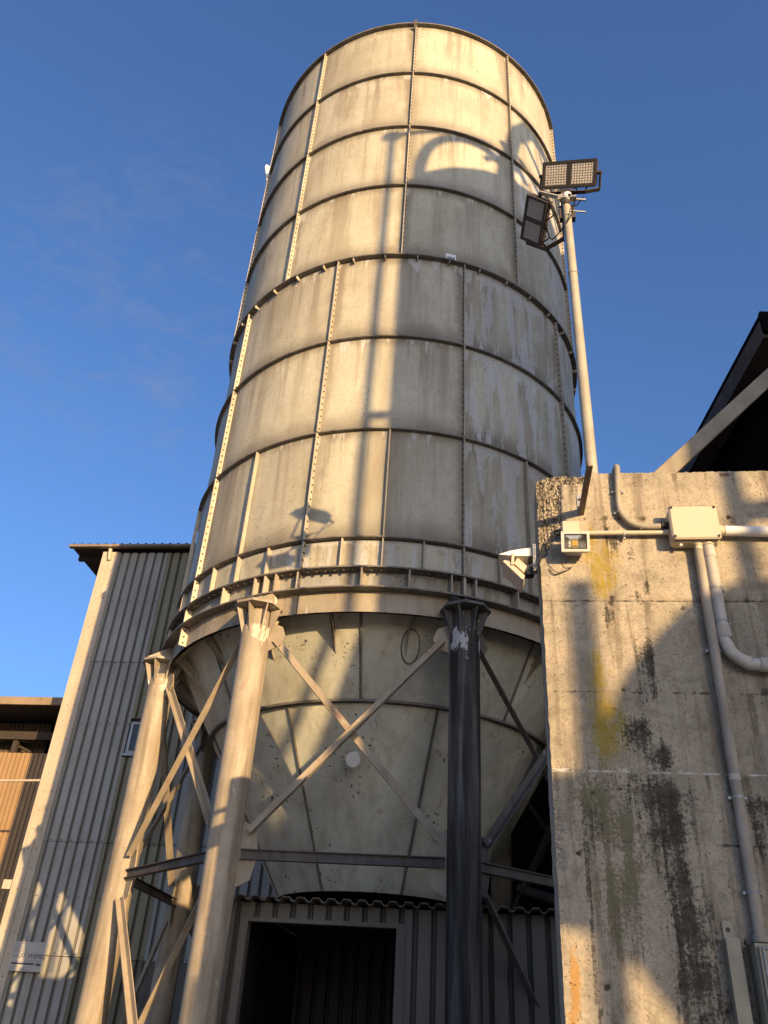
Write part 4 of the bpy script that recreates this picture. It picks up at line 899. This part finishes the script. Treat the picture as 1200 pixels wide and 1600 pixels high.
def floodlight(corners, center, N, label, split, lensmat, tag_grp='twin-panel floodlights on the lamp post'):
    C_, X, Y, N, W, H = quadframe(corners, center, N); A = (X, N, Y)
    o = empty('floodlight', C_, label, 'floodlight', tag_grp)
    mb = MB(); mb.bevbox(C_ - N * .040, (W * .985, .06, H * .985), A, .014); mb.build('housing', M['lampbody'], o)
    t = .020
    mb = MB()
    for (cx, cy, sx, sy) in ((0, H / 2 - t / 2, W, t), (0, -H / 2 + t / 2, W, t), (-W / 2 + t / 2, 0, t, H - 2 * t), (W / 2 - t / 2, 0, t, H - 2 * t)): mb.box(C_ + X * cx + Y * cy + N * .0, (sx, .014, sy), A)
    if split == 'x': mb.box(C_ - N * .0005, (t * 1.5, .012, H - 2 * t), A)
    else: mb.box(C_ - N * .0005, (W - 2 * t, .012, t * 1.5), A)
    mb.build('bezel', M['lampbody'], o)
    for k in (-1, 1):
        if split == 'x': cw_, ch_ = (W - 3.5 * t) / 2, H - 2 * t; cc = C_ + X * (k * (cw_ / 2 + .75 * t))
        else: cw_, ch_ = W - 2 * t, (H - 3.5 * t) / 2; cc = C_ + Y * (k * (ch_ / 2 + .75 * t))
        mb = MB(); mb.box(cc - N * .005, (cw_, .004, ch_), A); pn = mb.build('lens_bed', M['lampgrey' if lensmat == 'lens' else 'lensgrey'], o)
        mb = MB(); nx = 8; ny = 8
        for i in range(nx):
            for j in range(ny):
                p = cc + X * (cw_ * ((i + .5) / nx - .5) * .94) + Y * (ch_ * ((j + .5) / ny - .5) * .94); r = min(cw_, ch_) / nx * .56
                ring_ = [p - N * .003 + (X * math.cos(a) + Y * math.sin(a)) * r for a in [m * math.pi / 3 for m in range(6)]]
                rg2 = [p + N * .004 + (X * math.cos(a) + Y * math.sin(a)) * r * .75 for a in [m * math.pi / 3 for m in range(6)]]
                mb.add(ring_ + rg2, [(m, (m + 1) % 6, 6 + (m + 1) % 6, 6 + m) for m in range(6)] + [tuple(range(6, 12))])
        mb.build('lens_array', M[lensmat], pn, kind='stuff')
    # heat-sink fins on the back
    mb = MB()
    for i in range(7): mb.box(C_ - N * .086 + (X * (W * ((i + .5) / 7 - .5) * .9) if split == 'x' else Y * (H * ((i + .5) / 7 - .5) * .9)), ((.006, .05, H * .8) if split == 'x' else (W * .8, .05, .006)), A)
    mb.build('cooling_fins', M['lampbody'], o)
    return o, C_, X, Y, N, W, H
o1, C1, X1, Y1, N1, W1, H1 = floodlight([(848, 254), (933, 247), (930, 291), (846, 296)], (889, 272), (-.47, -.58, -.67), 'upper floodlight, wide with two bright panels facing the yard', 'x', 'lens')
o2, C2, X2, Y2, N2, W2, H2 = floodlight([(823, 303), (856, 316), (844, 386), (814, 373)], (834, 345), (-.65, -.14, -.74), 'lower floodlight, tilted on end and dark, left of the post', 'y', 'lensgrey')
def yoke(pts, o, r=.011, mat='lampbody'):
    mb = MB()
    for p, q in zip(pts[:-1], pts[1:]):
        d = (Vector(q) - Vector(p)); Lh = d.length; d.normalize(); n = Vector((0, 1, 0)).cross(d); n = n.normalized() if n.length > .01 else Vector((0, 0, 1)); mb.box((Vector(p) + Vector(q)) / 2, (Lh + .010, .034, .008), (d, d.cross(n).normalized(), n))
    mb.build('yoke', M[mat], o)
b1 = pt_ + Z1 * .135
yoke([C1 - X1 * (W1 / 2 + .02) - N1 * .03, C1 - X1 * (W1 / 2 + .03) - Y1 * (H1 / 2 + .03) - N1 * .05, b1 - AXN[0] * .12, b1 + AXN[0] * .16, C1 + X1 * (W1 / 2 + .02) - Y1 * (H1 / 2 + .02) - N1 * .05, C1 + X1 * (W1 / 2 + .025) - N1 * .03], o1)
for sgn in (-1, 1):
    mb = MB(); p = C1 + X1 * (sgn * W1 / 2) - N1 * .03; mb.tube([p, p + X1 * (sgn * .035)], .015, 10); mb.build('pivot_bolt', M['lampbody'], o1)
    p = C2 + Y2 * (sgn * H2 / 2) - N2 * .03; mb = MB(); mb.tube([p, p + Y2 * (sgn * .035)], .015, 10); mb.build('pivot_bolt', M['lampbody'], o2)
b2 = pt_ + AXN[0] * -.02
yoke([C2 + Y2 * (H2 / 2 + .03) - N2 * .03, C2 + Y2 * (H2 / 2 + .04) + X2 * (W2 / 2 + .05) - N2 * .05, b2 + Z1 * .10], o2, mat='lampgrey')
yoke([b2 - Z1 * .02, C2 - Y2 * (H2 * .22) + X2 * (W2 / 2 + .16) - N2 * .06, C2 - Y2 * (H2 / 2 + .03) + X2 * (W2 / 2 + .02) - N2 * .05, C2 - Y2 * (H2 / 2 + .035) - X2 * .06 - N2 * .04], o2)
mb = MB()
for k in (-.5, .45): p = C1 + X1 * (W1 * .5 * k) - Y1 * (H1 / 2) - N1 * .03; mb.tube(bez([p - X1 * .05, p - Y1 * .045, p + X1 * .05], 6), .006, 6)
p = C1 + X1 * (W1 * .08) - Y1 * (H1 / 2) - N1 * .03; mb.tube(bez([p, p - Y1 * .14 + X1 * .02, pt_ + Vector((.12, -.07, .0))], 8), .005, 6); mb.build('handle_loop', M['black'], o1)
mb = MB()
for k in (.5, -.5): p = C2 + Y2 * (H2 * .5 * k) + X2 * (W2 / 2) - N2 * .03; mb.tube(bez([p - Y2 * .06, p + X2 * .05, p + Y2 * .06], 6), .006, 6)
p = C2 + X2 * W2 / 2 - N2 * .03; mb.tube(bez([p, p + X2 * .08 - Y2 * .1, pt_ + Vector((0, -.06, -.25)), pt_ + Vector((.04, -.06, -.08))], 8), .005, 6); mb.build('handle_loop', M['black'], o2)
sc_ = empty('surveillance_camera', pt_ + Vector((0, -.09, .02)), 'little white dome camera at the head of the lamp post', 'camera')
mb = MB(); cc = pt_ + Vector((-.005, -.06, .005)); mb.lathe(cc, [(.001, -.040), (.022, -.036), (.035, -.015), (.037, .015), (.026, .034), (.001, .038)], 20); mb.build('dome', M['lampwhite'], sc_)
mb = MB(); mb.lathe(cc + Vector((.010, -.022, -.012)), [(.001, -.02), (.015, -.012), (.019, 0), (.001, .016)], 14); mb.build('lens', M['black'], sc_)

UNIT[0] = 1.0
# ================================================================== STRUT AND DARK SHED ON THE RIGHT
st0, st1 = on_plane(1012, 764, N8, 3.78), on_plane(1250, 545, N8, 3.78)
mb = MB(); p, q = Vector(st0), Vector(st1); d = (q - p).normalized(); n = Vector(N8); b = d.cross(n)
mb.bevbox((p + q) / 2, ((q - p).length, .022, .088), (d, n, b), .004)
tag(mb.build('diagonal_strut', M['strut'], org=p), 'dusty pitted strut slanting up to the right from behind the wall top', 'strut')
ds = empty('dark_shed', Vector((8, 12, 0)), 'big dark open-fronted shed roof behind the concrete wall on the right', 'shed')
RZ = 7.72; vx, vy = 3.70, 5.86; az = R_(1.5)
DXv = Vector((math.cos(az), -math.sin(az), 0)); DYv = Vector((math.sin(az), math.cos(az), 0)); DA = (DXv, DYv, Z1)
def dp(x, y, z): return Vector((vx, vy, 0)) + DXv * x + DYv * y + Z1 * z
def dbox(mb, x0, x1, y0, y1, z0, z1): mb.box(dp((x0 + x1) / 2, (y0 + y1) / 2, (z0 + z1) / 2), (x1 - x0, y1 - y0, z1 - z0), DA); return mb
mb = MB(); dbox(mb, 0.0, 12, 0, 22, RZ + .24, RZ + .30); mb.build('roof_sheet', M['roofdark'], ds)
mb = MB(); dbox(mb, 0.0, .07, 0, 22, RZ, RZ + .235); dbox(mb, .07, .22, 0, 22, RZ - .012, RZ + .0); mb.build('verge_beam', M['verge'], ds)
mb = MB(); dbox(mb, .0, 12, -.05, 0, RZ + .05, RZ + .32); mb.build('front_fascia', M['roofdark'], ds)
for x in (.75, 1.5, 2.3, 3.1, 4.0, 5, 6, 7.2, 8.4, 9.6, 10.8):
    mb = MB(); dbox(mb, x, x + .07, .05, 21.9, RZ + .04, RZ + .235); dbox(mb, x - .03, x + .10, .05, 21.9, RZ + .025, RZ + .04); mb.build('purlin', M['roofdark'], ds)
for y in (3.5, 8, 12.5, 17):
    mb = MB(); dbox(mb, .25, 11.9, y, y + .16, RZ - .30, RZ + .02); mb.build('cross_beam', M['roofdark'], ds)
mb = MB(); dbox(mb, .3, .36, .35, 21.9, 0, RZ + .2); dbox(mb, 11.9, 12, 0, 22, 0, RZ + .2); dbox(mb, .36, 11.9, 21.8, 21.9, 0, RZ + .2); mb.build('added_wall', M['roofdark'], ds)  # left wall added so the view into the shed stays dark
mb = MB(); dbox(mb, .36, 11.9, .35, .42, 0, 5.0); mb.build('added_wall', M['roofdark'], ds)  # unseen front wall added to block sun from the interior
mb = MB(); dbox(mb, -4.9, .28, 8.6, 8.7, 0, 5.7); mb.build('added_dark_wall', M['roofdark'], ds)  # added near-black wall, stands in for deep shade behind the silo
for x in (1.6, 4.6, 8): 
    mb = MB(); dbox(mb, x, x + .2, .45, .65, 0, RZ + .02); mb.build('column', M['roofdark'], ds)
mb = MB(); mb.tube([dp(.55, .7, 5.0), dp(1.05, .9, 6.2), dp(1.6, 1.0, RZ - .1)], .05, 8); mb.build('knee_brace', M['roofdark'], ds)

# ================================================================== THINGS BEHIND THE CAMERA THAT THROW THE LONG SHADOWS
E_ = Vector((math.cos(SAZ), math.sin(SAZ), 0)); S0 = Vector((math.sin(SAZ), -math.cos(SAZ), 0))
def sp(l, z, t=0.0): v = AX + S0 * (15 + t) + E_ * l; return Vector((v.x, v.y, z))
s2o = empty('second_silo', sp(1.02, 0), 'pale silo behind the camera, known by its domed shadow on the big silo', 'silo')
RB = 2.30
mb = MB(); mb.lathe(sp(1.02, 0), [(RB, .4), (RB, 13.12)], 64); mb.build('shell', M['girder'], s2o)
mb = MB(); mb.lathe(sp(1.02, 0), [(RB, 13.12), (2.15, 13.27), (1.84, 13.47), (1.39, 13.65), (.86, 13.8), (.25, 14.02), (.01, 14.04)], 64); mb.build('dome', M['girder'], s2o)
# fill pipe with its elbow, brackets and arm; arch pipe
mb = MB(); mb.tube([sp(-1.50, 0), sp(-1.49, 6.5), sp(-1.45, 14.2)], .044, 10); mb.lathe(sp(-1.45, 14.2), [(.001, -.13), (.09, -.09), (.13, 0), (.09, .09), (.001, .13)], 16); mb.tube([sp(-1.45, 14.2), sp(-.8, 14.34), sp(-.1, 14.40), sp(.4, 14.15)], .045, 10); mb.build('fill_pipe', M['galv'], s2o)
for z in (4.55, 5.04, 9.14):
    mb = MB(); mb.tube([sp(-1.50, z), sp(-1.2, z)], .06, 8); mb.build('pipe_bracket', M['galv'], s2o)
mb = MB(); mb.tube(bez([sp(-1.09, 13.12), sp(-1.10, 13.47), sp(-1.02, 13.88), sp(-.83, 14.15), sp(-.46, 14.27), sp(-.06, 14.19), sp(.2, 13.95), sp(.45, 13.75)], 8), [.085] * 57, 12); mb.build('arch_pipe', M['galv'], s2o)
def bar(mb, p, q, wd, th=.25):
    d = q - p; Lh = d.length; d.normalize(); n = S0; mb.box((p + q) / 2, (Lh, th, wd), (d, n, d.cross(n)))
bars = [((.12, 13.8), (.42, 15.15), .26), ((.42, 15.1), (.75, 15.6), .30), ((.72, 15.57), (1.35, 15.5), .24), ((1.3, 15.55), (2.3, 14.25), .36), ((.55, 15.25), (1.55, 14.15), .09), ((.45, 14.55), (1.2, 13.95), .09), ((.1, 14.65), (.6, 14.05), .11), ((2.2, 14.45), (2.9, 13.5), .3), ((.3, 14.4), (-.2, 14.0), .09), ((1.0, 15.35), (2.1, 13.95), .06)]
for p, q, wd in bars:
    mb = MB(); bar(mb, sp(*p), sp(*q), wd); mb.build('filter_strut', M['leg'], s2o)
hp = empty('shadow_caster', sp(-1.7, 0, -.6), 'unseen slab added behind the camera, shaped to cast the diagonal shadow on the concrete wall', 'shadow caster')
pts = [(-2.27, 3.33), (-2.27, 3.80), (-2.15, 3.82), (-2.08, 3.94), (-1.96, 4.22), (-1.84, 4.38), (-1.73, 4.5), (-1.56, 4.59), (-1.25, 4.6), (-1.25, 2.6), (-1.83, 2.85), (-1.95, 3.05), (-2.02, 3.18), (-2.12, 3.29)]
mb = MB(); mb.prism([sp(l, z, -.6) for l, z in pts], S0 * .4); mb.build('bin', M['girder'], hp)  # outline drawn to cast the diagonal wall shadow; no known object
mb = MB(); mb.tube([sp(-2.10, 0, -.4), sp(-2.10, 4.68, -.4)], .052, 10); mb.build('post', M['leg'], hp)
mb = MB(); mb.tube([sp(-1.45, 0, -.4), sp(-1.45, 2.9, -.4)], .07, 10); mb.build('leg', M['leg'], hp)
# things leaning in the dark between the legs
mb = MB(); mb.grid(lambda u, v: yard(-4.35 + .75 * u, BD - .6 + .1 * math.sin(9 * u + 3 * v) + .25 * v, 2.2 * v + .05 * math.sin(7 * u)), 14, 16)
tag(mb.build('tarpaulin', M['tarp']), 'crumpled grey-blue tarpaulin hanging behind the left silo leg', 'tarpaulin')
